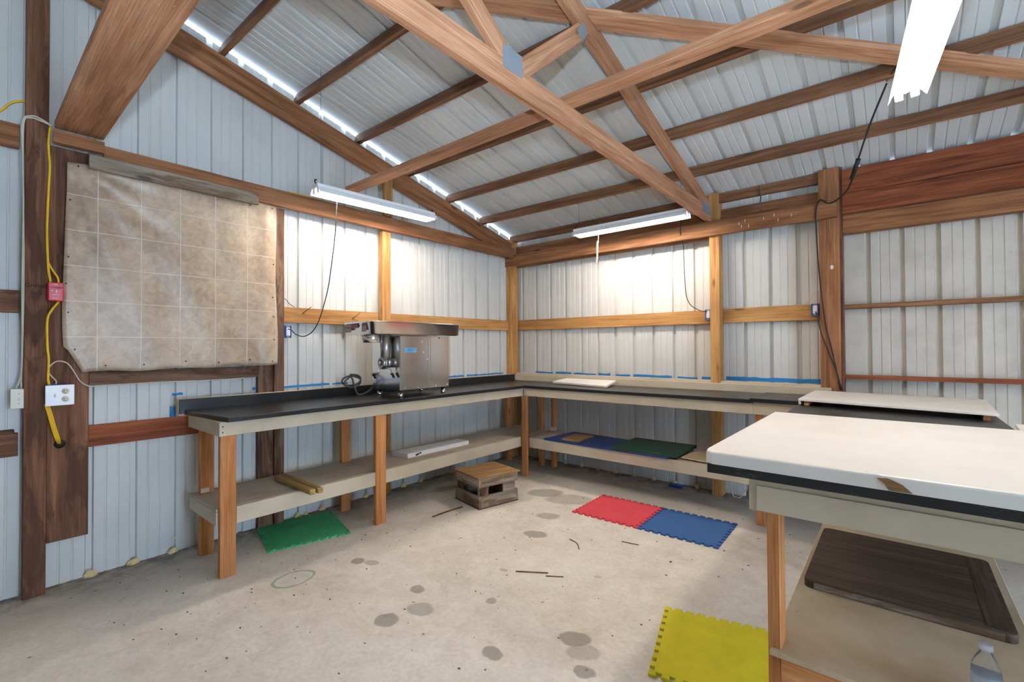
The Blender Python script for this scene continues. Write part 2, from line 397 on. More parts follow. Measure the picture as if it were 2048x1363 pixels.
# ------------------------------------------------------------------ shell
ROOF_Z = lambda y: 2.81 + 0.25*(-y) if y > -5.6 else 2.81 + 0.25*(11.2+y)
def profile(a0, a1, centres, depth=0.022):
    """siding profile: major ribs at centres, pairs of small ribs between"""
    pts = [(a0, 0.0)]
    cs = sorted(centres)
    for i, c in enumerate(cs):
        pts += [(c-0.020, 0), (c-0.014, depth), (c+0.014, depth), (c+0.020, 0)]
        nx = cs[i+1] if i+1 < len(cs) else c+0.215
        for f in (0.36, 0.64):
            m = c+(nx-c)*f; pts += [(m-0.006, 0), (m-0.003, 0.0035), (m+0.003, 0.0035), (m+0.006, 0)]
    pts = [p for p in pts if a0 <= p[0] <= a1]; pts.append((a1, 0.0)); return pts
def sheet(name, rows, mat, thick=0.0006):
    """rows: list of lists of points with equal length"""
    V = [p for r in rows for p in r]; n = len(rows[0]); Fc = []
    for i in range(len(rows)-1):
        for j in range(n-1): Fc.append((i*n+j, i*n+j+1, (i+1)*n+j+1, (i+1)*n+j))
    return link(name, mesh_from(V, Fc, name), mat)
XR, YF = 8.6, -11.2
# left gable wall (x = 0): ribs
ribsA = [-0.098-0.2147*k for k in range(52)]
pa = [p for p in profile(YF, 0.0, ribsA)]
w = sheet('wall_left', [[(-d, y, 0) for y, d in pa], [(-d, y, ROOF_Z(y)-0.016) for y, d in pa]], M['metal']); struct(w)
# back eave wall (y = 0)
ribsB = [0.127+0.2203*k for k in range(11)] + [2.547, 2.775, 2.99, 3.21, 3.43]
pb = profile(0.0, 3.50, ribsB)
struct(sheet('wall_back', [[(x, d, 0) for x, d in pb], [(x, d, 2.80) for x, d in pb]], M['metal']))
ribsC = [3.69+0.2085*k for k in range(24)]
pc = profile(3.5005, XR, ribsC)
o = sheet('wall_back_right', [[(x, d, 0) for x, d in pc], [(x, d, 2.80) for x, d in pc]], M['metal_r']); struct(o)
# roof, both slopes
ribsR = [0.19+0.2155*k for k in range(40)]
pr = profile(-0.012, XR+0.1, ribsR)
def roof_rows(ys): return [[(x, y, ROOF_Z(y)+d) for x, d in pr] for y in ys]
struct(sheet('ceiling', roof_rows((0.12, -5.6, YF-0.12)), M['roof']))
bm = bmesh.new(); bm_box(bm, -0.3, XR+0.3, YF-0.3, 0.3, -0.12, 0); struct(link('floor', bm_mesh(bm), M['concrete']))
# far walls with the open doorways that let the daylight in
bm = bmesh.new()
for a in ((0,XR,0,2.79),): bm_box(bm, a[0], a[1], YF-0.04, YF, a[2], a[3])
struct(link('wall_front', bm_mesh(bm), M['metal']))
bm = bmesh.new()
for a in ((YF,-4.5,0,2.79),(-3.1,0,0,2.79),(-4.5,-3.1,2.5,2.79)): bm_box(bm, XR, XR+0.04, a[0], a[1], a[2], a[3])
vs = [bm.verts.new(p) for p in ((XR,YF,2.79),(XR,0,2.79),(XR,-5.6,4.2))]; bm.faces.new(vs)
struct(link('wall_right', bm_mesh(bm), M['metal']))

# ------------------------------------------------------------------ posts, girts, headers
P = 'posts of the two walls'
post = box('wooden_post', 0.012, 0.10, -4.468, -4.376, 0, 3.56, M['old'])
tag(post, 'dark brown square post on the left wall carrying the red switch box', 'post', P)
text('handwriting', 'Grinder', 0.032, (0.1012, -4.418, 1.765), R_WALLA, M['ink'], post, 0.1)
tube('arrow_mark', [(0.1005,-4.438,1.742),(0.1005,-4.438,1.722),(0.1005,-4.40,1.722)], 0.0012, M['ink'], post, curve=False, sides=5)
tube('arrow_mark', [(0.1005,-4.408,1.732),(0.1005,-4.399,1.722),(0.1005,-4.408,1.712)], 0.0012, M['ink'], post, curve=False, sides=5)
o = box('wooden_post', 0.042, 0.10, -2.115, -2.022, 0, 2.52, M['amber'], extra=[(0.0985,0.1345,-2.115,-2.022,2.66,3.10)])
tag(o, 'amber post in the middle of the left wall, behind the meat grinder', 'post', P)
o = box('wooden_post', 0.004, 0.085, -0.18, -0.045, 0, 2.78, M['amber']); tag(o, 'amber post standing in the corner of the two walls', 'post', P)
o = box('wooden_post', 2.51, 2.597, -0.158, -0.042, 0, 2.84, M['amber']); tag(o, 'amber post on the back wall between two outlet boxes, under the truss end', 'post', P)
o = box('wooden_post', 3.378, 3.518, -0.158, -0.004, 0, 2.845, M['beam'])
tag(o, 'thick brown post on the back wall with black cords running down it', 'post', P)
box('paint_daub', 3.455, 3.475, -0.1595, -0.157, 2.02, 2.05, M['whitepaint'], o)
box('trim_strip', 3.5185, 3.535, -0.14, -0.01, 0.9, 2.84, M['old'], o)

# girts on the left wall (between posts)
G = 'girts on the two walls'
for (y0, y1, z0, z1, m, lab) in [
    (YF+0.1,-4.485,1.61,1.737,'old','short brown girt at eye height left of the dark post'),
    (-3.02,-2.117,1.61,1.737,'amber','amber girt between the vinyl sheet and the middle post'),
    (-2.020,-0.185,1.61,1.737,'amber','amber girt at eye height between the middle post and the corner post'),
    (YF+0.1,-4.485,0.80,0.93,'old','low brown girt left of the dark post'),
    (-4.188,-3.215,0.80,0.93,'red','low reddish girt between the wide wall board and the workbench end'),
    (-3.01,-2.117,0.80,0.93,'beam','low girt just under the left workbench, left of the middle post')]:
    o = box('wall_girt', 0.001, 0.040, y0, y1, z0, z1, M[m]); tag(o, lab, 'girt', G)
box('girt_offcut', 0.001, 0.045, -4.60, -4.50, 0.93, 0.95, M['old'], None); tag(bpy.data.objects['girt_offcut'], 'thin offcut lying on the low girt left of the dark post', 'wood offcut')
for (x0, x1, z0, z1, lab) in [(0.087,2.508,1.617,1.747,'amber girt on the back wall between the corner post and the next post'),
    (2.599,3.376,1.617,1.749,'short stained girt on the back wall between the two outlet boxes')]:
    o = box('wall_girt', x0, x1, -0.040, -0.001, z0, z1, M['amber']); tag(o, lab, 'girt', G)
o = box('wall_girt', 3.52, XR-0.1, -0.088, -0.001, 1.694, 1.729, M['purlin']); tag(o, 'thin upper rail on the dusty right part of the back wall', 'girt', G)
o = box('wall_girt', 3.52, XR-0.1, -0.088, -0.001, 1.127, 1.158, M['red']); tag(o, 'thin lower rail on the right part of the back wall, behind the raised white board', 'girt', G)
o = box('wall_girt', 0.09, 3.37, -0.040, -0.001, 0.80, 0.90, M['beam']); tag(o, 'brown girt low on the back wall under the black counter', 'girt', G)

# headers
H = 'header beams'
o = box('header_beam', 0.102, 0.140, -4.141, -0.182, 2.523, 2.650, M['beam']); tag(o, 'long brown header beam high along the left wall above the vinyl sheet', 'header beam', H)
o = box('header_beam', 0.03, 0.078, YF+0.1, -4.49, 2.54, 2.67, M['beam']); tag(o, 'brown header beam left of the dark post, cut to a rounded end', 'header beam', H)
o = box('header_block', 0.1405, 0.178, -4.366, -4.142, 2.590, 2.660, M['beam']); tag(o, 'short nailed block under the wide plank at the dark post', 'wood block')
o = box('header_beam', -0.015, 3.505, -0.200, -0.160, 2.432, 2.566, M['beam']); tag(o, 'front header beam on the back wall, behind the back fluorescent light', 'header beam', H)
for i, (x, z) in enumerate([(2.78,2.50),(2.83,2.52),(2.86,2.47),(2.98,2.51),(3.06,2.53),(3.09,2.48),(3.19,2.50),(2.80,2.475)]):
    box('bird_dropping', x, x+0.004, -0.2008, -0.1995, z-random.uniform(.008,.022), z+0.012, M['whitepaint'], o, 0)
o = box('header_beam', 0.087, 3.376, -0.080, -0.042, 2.56, 2.69, M['beam'], extra=[(0.087,2.508,-0.080,-0.042,2.425,2.556)]); tag(o, 'rear header beam on the back wall, seen above the front one', 'header beam', H)
for (y0, z0, z1, m, lab) in [(-0.150, 2.618, 2.812, 'red', 'uppermost wide reddish board over the right part of the back wall'),
        (-0.150, 2.457, 2.615, 'red', 'second reddish board over the right part of the back wall, below the uppermost'),
        (-0.125, 2.302, 2.450, 'beam', 'lowest stained board over the right part of the back wall')]:
    o = box('header_board', 3.5365, XR-0.1, y0, -0.03, z0, z1, M[m]); tag(o, lab, 'header board', H)
o = box('header_ledge', 3.5365, XR-0.1, -0.142, -0.03, 2.4505, 2.4565, M['old']); tag(o, 'thin dark grooved strip between the reddish and the stained header boards', 'wood strip')

# rafter on the gable, purlins, brace boards
o = lumber('gable_rafter', (0.072, -0.19, 2.586+0.0475), (0.072, -5.58, 2.586+0.25*5.58), 0.185, 0.040, (0,0,1), M['beam'])
tag(o, 'sloping brown rafter climbing along the left gable wall', 'rafter')
names = ['first roof purlin up from the back wall', 'second roof purlin up from the back wall', 'third roof purlin up from the back wall', 'fourth roof purlin up from the back wall, just past the flat brace', 'fifth roof purlin up from the back wall', 'sixth roof purlin up from the back wall, near the wide plank', 'seventh roof purlin, high near the ridge above the camera']
for i, y in enumerate([-0.646,-1.184,-1.740,-2.312,-2.878,-3.437,-4.0]):
    z = ROOF_Z(y)-0.003-0.047
    y2 = y+0.016*XR; o = lumber('roof_purlin', (0.004, y-0.019, z), (XR-0.02, y2-0.019, ROOF_Z(y2)-0.050), 0.088, 0.038, (0,0.25,1), M['purlin'])
    tag(o, 'brown ' + names[i], 'purlin', 'purlins under the metal roof')
for y in (-4.56, -5.1):
    z = ROOF_Z(y)-0.050
    o = lumber('roof_purlin', (0.004, y, z), (XR-0.02, y, z), 0.088, 0.038, (0,0.25,1), M['purlin']); tag(o, 'brown purlin close to the ridge overhead, out of the light', 'purlin', 'purlins under the metal roof')
o = box('eave_purlin', 0.02, 3.376, -0.135, -0.097, 2.744, 2.831, M['purlin']); tag(o, 'brown eave purlin right under the roof edge along the back wall', 'purlin', 'purlins under the metal roof')

# wide flat plank along the top, flat lateral brace
o = box('ceiling_plank', 0.105, XR-0.1, -4.355, -4.137, 2.693, 2.731, M['truss']); tag(o, 'wide flat plank running overhead from the left wall by the dark post', 'plank')
o = lumber('lateral_brace', (0.385, -2.625, 2.712), (XR-0.3, -2.585, 2.712), 0.089, 0.038, (0,1,0), M['truss']); tag(o, 'long flat brace board lying across the truss, starting above the left fluorescent light', 'brace board')

# diagonal braces in the roof plane
def rp(x, y, off): return (x, y, 2.81 - off + 0.25*(-y))
def roofbrace(name, poly, lab):
    """flat board under the purlins; poly = its outline seen from above"""
    X = (Vector(rp(*poly[1], 0)) - Vector(rp(*poly[0], 0))).normalized(); Nn = Vector((0, 0.25, 1)).normalized(); Y = Nn.cross(X)
    cx = sum(p[0] for p in poly)/4; cy = sum(p[1] for p in poly)/4
    Mx = Matrix.Translation(rp(cx, cy, 0.115)) @ Matrix((X, Y, Nn)).transposed().to_4x4(); Mi = Mx.inverted()
    V = [Mi @ Vector(rp(x, y, o_)) for o_ in (0.134, 0.096) for x, y in poly]
    o = link(name, mesh_from([tuple(v) for v in V], [(3,2,1,0),(4,5,6,7)]+[(k, (k+1)%4, (k+1)%4+4, k+4) for k in range(4)]), M['truss'], None, Mx)
    return tag(o, lab, 'brace board', 'diagonal roof braces')
roofbrace('roof_brace', [(2.536,-2.315),(5.20,-0.265),(5.20,-0.37),(2.536,-2.440)], 'diagonal brace under the roof right of the truss, passing behind the near fluorescent light')
roofbrace('roof_brace', [(0.60,-3.870),(2.492,-2.378),(2.492,-2.515),(0.60,-4.005)], 'diagonal brace under the roof left of the truss, near the top of the picture')

# truss
tr = thing('roof_truss', 'pinkish timber roof truss with metal connector plates, ending over the post of the back wall', 'roof truss', (2.514, -0.2, 2.566))
TX = 2.514
lumber('bottom_chord', (TX,-0.165,2.631), (TX,-11.0,2.631), 0.126, 0.038, (0,0,1), M['truss'], tr)
tz = 2.565+0.0725
lumber('top_chord', (TX,-0.165,tz+0.041), (TX,-5.59,tz+0.25*5.59), 0.140, 0.0374, (0,0,1), M['truss'], tr)
lumber('top_chord', (TX,-11.0,tz+0.05), (TX,-5.61,tz+0.25*5.59), 0.140, 0.0374, (0,0,1), M['truss'], tr)
lumber('web', (TX,-3.13,2.715), (TX,-4.62,3.67), 0.089, 0.0370, (0,0,1), M['truss'], tr)
lumber('web', (TX,-3.02,2.70), (TX,-2.46,3.185), 0.089, 0.0366, (0,0,1), M['truss'], tr)
for sx in (-1, 1):
    x = TX + sx*0.0197
    for y0, y1, z0, z1 in ((-3.160,-3.022,2.652,2.756),):
        box('connector_plate', x-0.0008, x+0.0008, y0, y1, z0, z1, M['galv'], tr, 0)
    lumber('connector_plate', (x,-2.505,3.12), (x,-2.445,3.205), 0.07, 0.0016, (0,0,1), M['galv'], tr, 0)
    lumber('connector_plate', (x,-0.42,2.665), (x,-0.18,2.66), 0.10, 0.0016, (0,0,1), M['galv'], tr, 0)
V, Fc = [], []
for i in range(9):
    for j in range(11):
        y = -3.152+0.0153*i; z = 2.658+0.0092*j; x = TX+0.0206
        b = len(V); V += [(x,y,z),(x+0.0012,y+0.003,z),(x,y+0.006,z),(x+0.0004,y+0.003,z+0.006)]; Fc += [(b,b+1,b+3),(b+1,b+2,b+3)]
link('plate_teeth', mesh_from(V, Fc), M['galv'], tr)

# ------------------------------------------------------------------ vertical boards and window opening cover
o = box('wall_board', 0.020, 0.062, -4.372, -4.191, 0.275, 2.60, M['old'], axis='z'); tag(o, 'wide stained vertical board beside the dark post, hanging short of the floor', 'board')
bm = bmesh.new()
hole = lathe('cable_hole', [(0.0,0),(0.022,0),(0.026,0.002),(0.026,0.006),(0.0,0.006)], (0,0,0), M['dark'], o)
hole.matrix_parent_inverse = Matrix.Identity(4); hole.parent = None
hole.matrix_world = Matrix.Translation((0.061,-4.318,0.845)) @ Matrix.Rotation(math.pi/2, 4, 'Y'); hole.parent = o; hole.matrix_parent_inverse = PM[o.name].inverted()
o = box('window_stud', 0.020, 0.075, -3.100, -3.024, 0, 2.52, M['stud'], axis='z'); tag(o, 'brown stud at the right edge of the vinyl sheet, running to the floor', 'stud', 'studs beside the vinyl sheet')
o = box('window_stud', 0.015, 0.055, -3.212, -3.1015, 0, 2.52, M['stud'], axis='z'); tag(o, 'greyish recessed stud just behind the right edge of the vinyl sheet', 'stud', 'studs beside the vinyl sheet')
o = box('window_rail', 0.020, 0.058, -4.190, -3.2135, 1.180, 1.262, M['stud'], axis='y'); tag(o, 'grey-brown rail showing below the vinyl sheet', 'rail', 'rails around the vinyl sheet')
o = box('window_rail', 0.020, 0.058, -4.190, -3.2135, 2.43, 2.53, M['grey'], axis='y'); tag(o, 'grey weathered rail showing above the vinyl sheet', 'rail', 'rails around the vinyl sheet')

o = box('window_rail', 0.1405, 0.160, -4.209, -3.251, 2.488, 2.574, M['grey'], axis='y'); tag(o, 'weathered grey board nailed over the header beam above the vinyl sheet', 'rail', 'rails around the vinyl sheet')
def vinyl_sheet():
    nu, nv = 64, 56; V, Fc = [], []
    for j in range(nv+1):
        v = j/nv
        for i in range(nu+1):
            u = i/nu
            top = 2.535 + 0.014*u + 0.006*math.sin(u*13) - 0.020*(1-u)**2; bot = 1.262 + 0.012*u + 0.006*math.sin(u*19)
            yl = -4.298 - 0.028*math.sin(min(1, v*1.15)*math.pi) * (0.7+0.3*math.cos(v*5)); yr = -3.102 + 0.018*(1-v) + 0.006*math.sin(v*9)
            if v < 0.125: yl = -4.300 + 0.075*(1-v/0.125)
            y = yl + (yr-yl)*u; z = bot + (top-bot)*v
            bulge = math.sin(math.pi*u)**0.5 * math.sin(math.pi*v)**0.5 if 0 < u < 1 and 0 < v < 1 else 0
            x = 0.092 + 0.014*bulge + 0.004*math.sin(u*21+v*6) * (0.3+0.7*bulge)
            # folds fanning down from the top left corner
            a = math.atan2((1-v)*1.25, u*1.2+1e-5); d = math.hypot((1-v)*1.25, u*1.2)
            x += 0.010*math.exp(-d*1.7)*math.sin(a*17)*min(1, d*7)
            # vertical ridge near the right edge
            x += 0.010*math.exp(-((u-0.93)/0.030)**2)*(1-v*0.3)
            V.append((x, y, z))
    for j in range(nv):
        for i in range(nu): a = j*(nu+1)+i; Fc.append((a, a+1, a+nu+2, a+nu+1))
    o = link('vinyl_sheet', mesh_from(V, Fc), M['vinyl'], smooth=True)
    m = o.modifiers.new('thick', 'SOLIDIFY'); m.thickness = 0.0015
    return o
vs_ = vinyl_sheet(); tag(vs_, 'stone-tile patterned vinyl flooring sheet tacked over the window opening', 'vinyl sheet')
for y, z in [(-4.285,2.29),(-4.29,1.95),(-4.30,1.79),(-4.29,1.62),(-4.26,1.40),(-4.12,1.30),(-3.93,1.30),(-3.70,1.315),(-3.50,1.30),(-3.29,1.315),(-3.125,1.30),(-3.115,1.47),(-3.12,1.65),(-3.125,1.80),(-3.12,2.06),(-3.13,2.50),(-3.29,2.49),(-3.53,2.52),(-3.73,2.53),(-3.95,2.53),(-4.25,2.50)]:
    cyl('tack', (0.093,y,z), (0.108,y,z), 0.004, M['dark'], vs_, 8)

# ------------------------------------------------------------------ wiring on the left
sb = thing('switch_box', 'red plastic switch box fixed beside the handwriting on the dark post', 'switch', (0.15,-4.35,1.73))
box('housing', 0.101, 0.165, -4.381, -4.316, 1.679, 1.785, M['red_box'], sb, 0.005, seg=2)
box('toggle', 0.165, 0.178, -4.352, -4.344, 1.722, 1.742, M['ivory'], sb)
for y0, y1, z in ((-4.364,-4.334,1.712),(-4.362,-4.336,1.694),(-4.356,-4.342,1.771),(-4.368,-4.358,1.735),(-4.338,-4.328,1.735),(-4.366,-4.360,1.745)):
    box('print_mark', 0.1648, 0.1656, y0, y1, z, z+0.0028, M['whiteink'], sb, 0)
text('handwriting', 'Grinder', 0.017, (0.1658,-4.348,1.756), R_WALLA, M['ink'], sb, 0.3)
op = thing('outlet_plate', 'wide white plate with a switch and two sockets on the vertical board', 'outlet', (0.12,-4.33,1.13))
box('back_box', 0.063, 0.150, -4.374, -4.300, 1.085, 1.20, M['blue_box'], op)
box('cover_plate', 0.150, 0.158, -4.388, -4.267, 1.078, 1.196, M['wplate'], op, 0.003)
box('toggle', 0.158, 0.168, -4.352, -4.345, 1.128, 1.146, M['ivory'], op)
for z in (1.160, 1.115):
    s_ = lathe('socket', [(0.0,0),(0.0165,0),(0.0165,0.002),(0,0.002)], (0,0,0), M['ivory'], None)
    s_.matrix_world = Matrix.Translation((0.158,-4.305,z)) @ Matrix.Rotation(math.pi/2,4,'Y'); s_.parent = op; s_.matrix_parent_inverse = Matrix.Translation(op.location).inverted()
    for dy, dz, hh in ((-0.006,0.003,0.008),(0.006,0.003,0.007),(0,-0.009,0.004)):
        box('slot', 0.1595, 0.1606, -4.305+dy-0.0012, -4.305+dy+0.0012, z+dz-hh/2, z+dz+hh/2, M['ink'], op, 0)
lp = thing('light_switch', 'ivory single switch plate left of the dark post', 'switch', (0.08,-4.49,1.13))
box('back_box', 0.025, 0.088, -4.512, -4.470, 1.085, 1.165, M['ivory'], lp)
box('cover_plate', 0.088, 0.096, -4.5195, -4.4545, 1.072, 1.182, M['ivory'], lp, 0.002)
box('toggle', 0.096, 0.106, -4.490, -4.483, 1.118, 1.136, M['wplate'], lp)
for z in (1.155, 1.10): cyl('screw', (0.096,-4.4865,z), (0.0975,-4.4865,z), 0.003, M['galv'], lp, 8)
def cable(name, pts, r, mat, lab, cat='cable', group=None, **k): return tag(tube(name, pts, r, M[mat], **k), lab, cat, group)
cable('yellow_cable', [(0.107,-4.372,2.69),(0.107,-4.378,2.58),(0.107,-4.372,2.46),(0.107,-4.376,2.34),(0.107,-4.382,2.10),(0.107,-4.376,1.88),(0.12,-4.366,1.785)], 0.006, 'yellowwire', 'yellow cable running down from the wide plank to the red switch box')
cable('yellow_cable', [(0.105,-4.374,1.90),(0.107,-4.355,1.855),(0.115,-4.338,1.82),(0.12,-4.333,1.785)], 0.005, 'yellowwire', 'short yellow cable branching right just above the red switch box')
cable('yellow_cable', [(0.12,-4.332,1.68),(0.112,-4.362,1.625),(0.107,-4.378,1.567),(0.107,-4.377,1.425),(0.107,-4.371,1.340),(0.12,-4.374,1.235),(0.13,-4.37,1.195)], 0.006, 'yellowwire', 'yellow cable looping from the red switch box down to the white outlet plate')
cable('yellow_cable', None, 0.0045, 'yellowwire', 'bunched yellow cables leaving the outlet plate into the hole in the board',
      paths=[[(0.11,-4.378+d,1.085),(0.115,-4.364+d,1.02),(0.115,-4.350+d,0.95),(0.105,-4.334+d,0.885),(0.070,-4.322+d*0.5,0.848)] for d in (-0.006,0.001,0.008)])
cable('white_cable', [(0.13,-4.345,1.195),(0.12,-4.342,1.219),(0.115,-4.369,1.262),(0.113,-4.371,1.294),(0.11,-4.348,1.326),(0.105,-4.321,1.332),(0.10,-4.291,1.317),(0.09,-4.266,1.276),(0.08,-4.236,1.212),(0.075,-4.205,1.183),(0.066,-4.165,1.172),(0.064,-3.985,1.177),(0.064,-3.806,1.178),(0.064,-3.574,1.172),(0.064,-3.423,1.171),(0.064,-3.313,1.178)], 0.0035, 'whitewire', 'white cable arching from the outlet plate and running under the vinyl sheet')
cable('white_cable', None, 0.004, 'whitewire', 'pair of white cables tied along the left side of the dark post',
      paths=[[(0.085,-4.476-a,1.18),(0.085,-4.478,1.259),(0.09,-4.475,1.397),(0.092,-4.477+a*.3,1.785),(0.092,-4.475,2.174),(0.092,-4.478,2.452),(0.095,-4.476-a*.3,2.68),(0.106,-4.45,2.715+a*.5),(0.107,-4.41,2.712+a*.5),(0.107,-4.366,2.700)] for a in (0.0,0.022)])
cable('yellow_cable', [(0.102,-3.99,2.658),(0.104,-3.81,2.656),(0.104,-3.596,2.658),(0.104,-3.446,2.656),(0.104,-3.079,2.657),(0.104,-2.909,2.662),(0.104,-2.6,2.655)], 0.005, 'yellowwire', 'thin yellow cable lying on top of the left header beam')
cable('yellow_cable', [(0.03,-4.75,2.67),(0.03,-4.601,2.708),(0.03,-4.561,2.738),(0.03,-4.530,2.787),(0.03,-4.502,2.813),(0.03,-4.462,2.831)], 0.006, 'yellowwire', 'yellow cable curling up to the dark post at the left edge of the picture')
cable('grey_wire', [(0.045,-3.022,1.743),(0.03,-3.009,1.80),(0.03,-2.990,1.799),(0.03,-2.963,1.766),(0.03,-2.920,1.742)], 0.003, 'greycord', 'small wire loop above the girt right of the vinyl sheet', 'wire')
for a, b, lab in (((0.040,-2.859,1.69),(0.075,-2.80,1.748),'long bent nail in the girt right of the vinyl sheet'),((0.040,-2.40,1.665),(0.075,-2.34,1.72),'long bent nail in the girt above the grinder tray')):
    tag(cyl('bent_nail', a, b, 0.003, M['dark'], None, 6), lab, 'nail', 'bent nails in the left girt')

# small blue outlet boxes
def outlet(loc, wall, lab):
    t = thing('outlet_box', lab, 'outlet', loc, 'open blue outlet boxes')
    x, y, z = loc
    if wall == 'A':
        box('box_shell', 0.002, 0.060, y-0.030, y+0.030, z-0.050, z+0.050, M['blue_box'], t, 0.003)
        box('receptacle', 0.060, 0.068, y-0.016, y+0.016, z-0.034, z+0.034, M['wplate'], t, 0.006, seg=3)
        for s in (-1, 1): box('mounting_ear', 0.060, 0.062, y-0.012, y+0.012, z+s*0.043-0.006, z+s*0.043+0.006, M['galv'], t, 0)
        for s in (-1, 1): box('slot', 0.068, 0.0688, y-0.008, y-0.005, z+s*0.018-0.004, z+s*0.018+0.004, M['ink'], t, 0)
    else:
        box('box_shell', x-0.030, x+0.030, -0.105, -0.042, z-0.050, z+0.050, M['blue_box'], t, 0.003)
        box('receptacle', x-0.016, x+0.016, -0.113, -0.105, z-0.034, z+0.034, M['wplate'], t, 0.006, seg=3)
        for s in (-1, 1): box('mounting_ear', x-0.012, x+0.012, -0.107, -0.105, z+s*0.043-0.006, z+s*0.043+0.006, M['galv'], t, 0)
        for s in (-1, 1): box('slot', x-0.008, x-0.005, -0.1138, -0.113, z+s*0.018-0.004, z+s*0.018+0.004, M['ink'], t, 0)
outlet((0.03,-2.988,1.535), 'A', 'blue outlet box below the girt right of the vinyl sheet')
outlet((2.478,-0.08,1.70), 'B', 'blue outlet box on the left side of the back wall post under the truss')
outlet((3.340,-0.08,1.70), 'B', 'blue outlet box on the left side of the thick brown post')
cable('wall_wire', [(3.20,-0.03,1.752),(3.25,-0.03,1.756),(3.283,-0.03,1.775),(3.309,-0.03,1.818),(3.345,-0.03,1.862),(3.366,-0.03,1.85)], 0.003, 'whitewire', 'thin white wire rising from the short girt to the thick brown post', 'wire')
cable('wall_wire', [(2.60,-0.03,1.79),(2.63,-0.03,1.765),(2.68,-0.03,1.752),(3.0,-0.03,1.757),(3.20,-0.03,1.756)], 0.0025, 'whitewire', 'thin wire lying along the top of the short girt of the back wall', 'wire')

# ------------------------------------------------------------------ fluorescent lights
def shop_light(a, b, lab, tilt=0.0, hang=(0.12, 0.88), cordpts=None, w=0.075):
    a, b = Vector(a), Vector(b); X = (b-a).normalized(); L = (b-a).length
    Zv = Vector((0,0,1)); Zv = (Zv - X*Zv.dot(X)).normalized(); Zv = Matrix.Rotation(tilt, 3, X) @ Zv; Y = Zv.cross(X)
    R = Matrix((X, Y, Zv)).transposed().to_4x4(); Mx = Matrix.Translation((a+b)/2) @ R
    t = thing('fluorescent_light', lab, 'ceiling light', tuple((a+b)/2 + Vector((0,0,0.06))), 'hanging fluorescent shop lights')
    bm = bmesh.new(); bm_box(bm, -L/2, L/2, -0.042, 0.042, 0.022, 0.050, 0.003)
    link('channel', bm_mesh(bm), M['white_enamel'], t, Mx)
    prof = [(-w,-0.022),(-w+0.004,-0.016),(-0.052,0.016),(-0.030,0.021),(0,0.012),(0.030,0.021),(0.052,0.016),(w-0.004,-0.016),(w,-0.022)]
    V = []; Fc = []
    for s in (-L/2, L/2):
        V += [(s,y,z) for y, z in prof] 
    n = len(prof)
    for j in range(n-1): Fc.append((j, j+1, n+j+1, n+j))
    r_ = link('reflector', mesh_from(V, Fc), M['white_enamel'], t, Mx); m = r_.modifiers.new('t','SOLIDIFY'); m.thickness = 0.0015; m.offset = 0
    for y in (-0.031, 0.031):
        V, Fc = [], []; tube_verts([Vector((-L/2+0.022,y,-0.006)), Vector((L/2-0.022,y,-0.006))], 0.0125, V, Fc, 14)
        link('tube', mesh_from(V, Fc), M['tube'], t, Mx, True)
        for s in (-1, 1):
            bm = bmesh.new(); bm_box(bm, min(s*(L/2-0.020), s*(L/2-0.004)), max(s*(L/2-0.020), s*(L/2-0.004)), y-0.016, y+0.016, -0.022, 0.022, 0.003)
            link('lamp_holder', bm_mesh(bm), M['white_enamel'], t, Mx)
    for h in hang:
        p = Mx @ Vector((-L/2+L*h, 0, 0.050)); q = Vector((p.x, p.y, ROOF_Z(p.y)-0.01))
        tube('hanging_wire', [p, q], 0.0015, M['greycord'], t, curve=False, sides=5)
    for s in (-1, 1):
        p = Mx @ Vector((s*(L/2-0.01), 0.0, 0.048)); tube('end_bracket', [p, p+Vector((0,0,0.028))+X*0.012*s, p+Vector((0,0,0.036))-X*0.004*s], 0.005, M['dark'], t)
    if cordpts: tube('power_cord', cordpts, 0.004, M['cord'], t)
    return t
shop_light((0.50,-2.985,2.592), (0.50,-1.835,2.620), 'lit fluorescent light hanging along the left wall above the meat grinder', 0.0, (0.04,0.95),
    cordpts=[(0.47,-2.79,2.60),(0.455,-2.785,2.50),(0.44,-2.79,2.30),(0.40,-2.80,2.05),(0.34,-2.80,1.86),(0.26,-2.82,1.65),(0.20,-2.85,1.54),(0.15,-2.90,1.497),(0.115,-2.95,1.515),(0.095,-2.98,1.55),(0.069,-2.988,1.556)])
L2 = shop_light((1.305,-0.60,2.563), (2.465,-0.60,2.563), 'lit fluorescent light hanging along the back wall in front of the header beam', 0.0, (0.04,0.95),
    cordpts=[(2.40,-0.60,2.63),(2.35,-0.50,2.66),(2.30,-0.30,2.60),(2.26,-0.215,2.50),(2.255,-0.125,2.40),(2.253,-0.11,2.294),(2.257,-0.10,2.075),(2.270,-0.10,1.899),(2.312,-0.10,1.802),(2.381,-0.11,1.755),(2.43,-0.115,1.733),(2.470,-0.116,1.728)])
tube('pull_cord', [(1.60,-0.60,2.63),(1.575,-0.57,2.66),(1.558,-0.56,2.56),(1.548,-0.55,2.46)], 0.003, M['greycord'], L2)
tube('pull_handle', [(1.545,-0.55,2.47),(1.537,-0.55,2.432),(1.534,-0.55,2.32),(1.526,-0.55,2.245)], 0.008, M['whitewire'], L2)
L3 = shop_light((3.915,-1.70,2.635), (4.02,-2.86,2.640), 'large lit fluorescent light hanging near the camera at the upper right', 0.10, (0.05,0.95))
tube('power_cord', [(3.96,-1.69,2.70),(3.94,-1.60,2.72),(3.90,-1.40,2.95),(3.835,-1.05,3.025)], 0.004, M['cord'], L3)
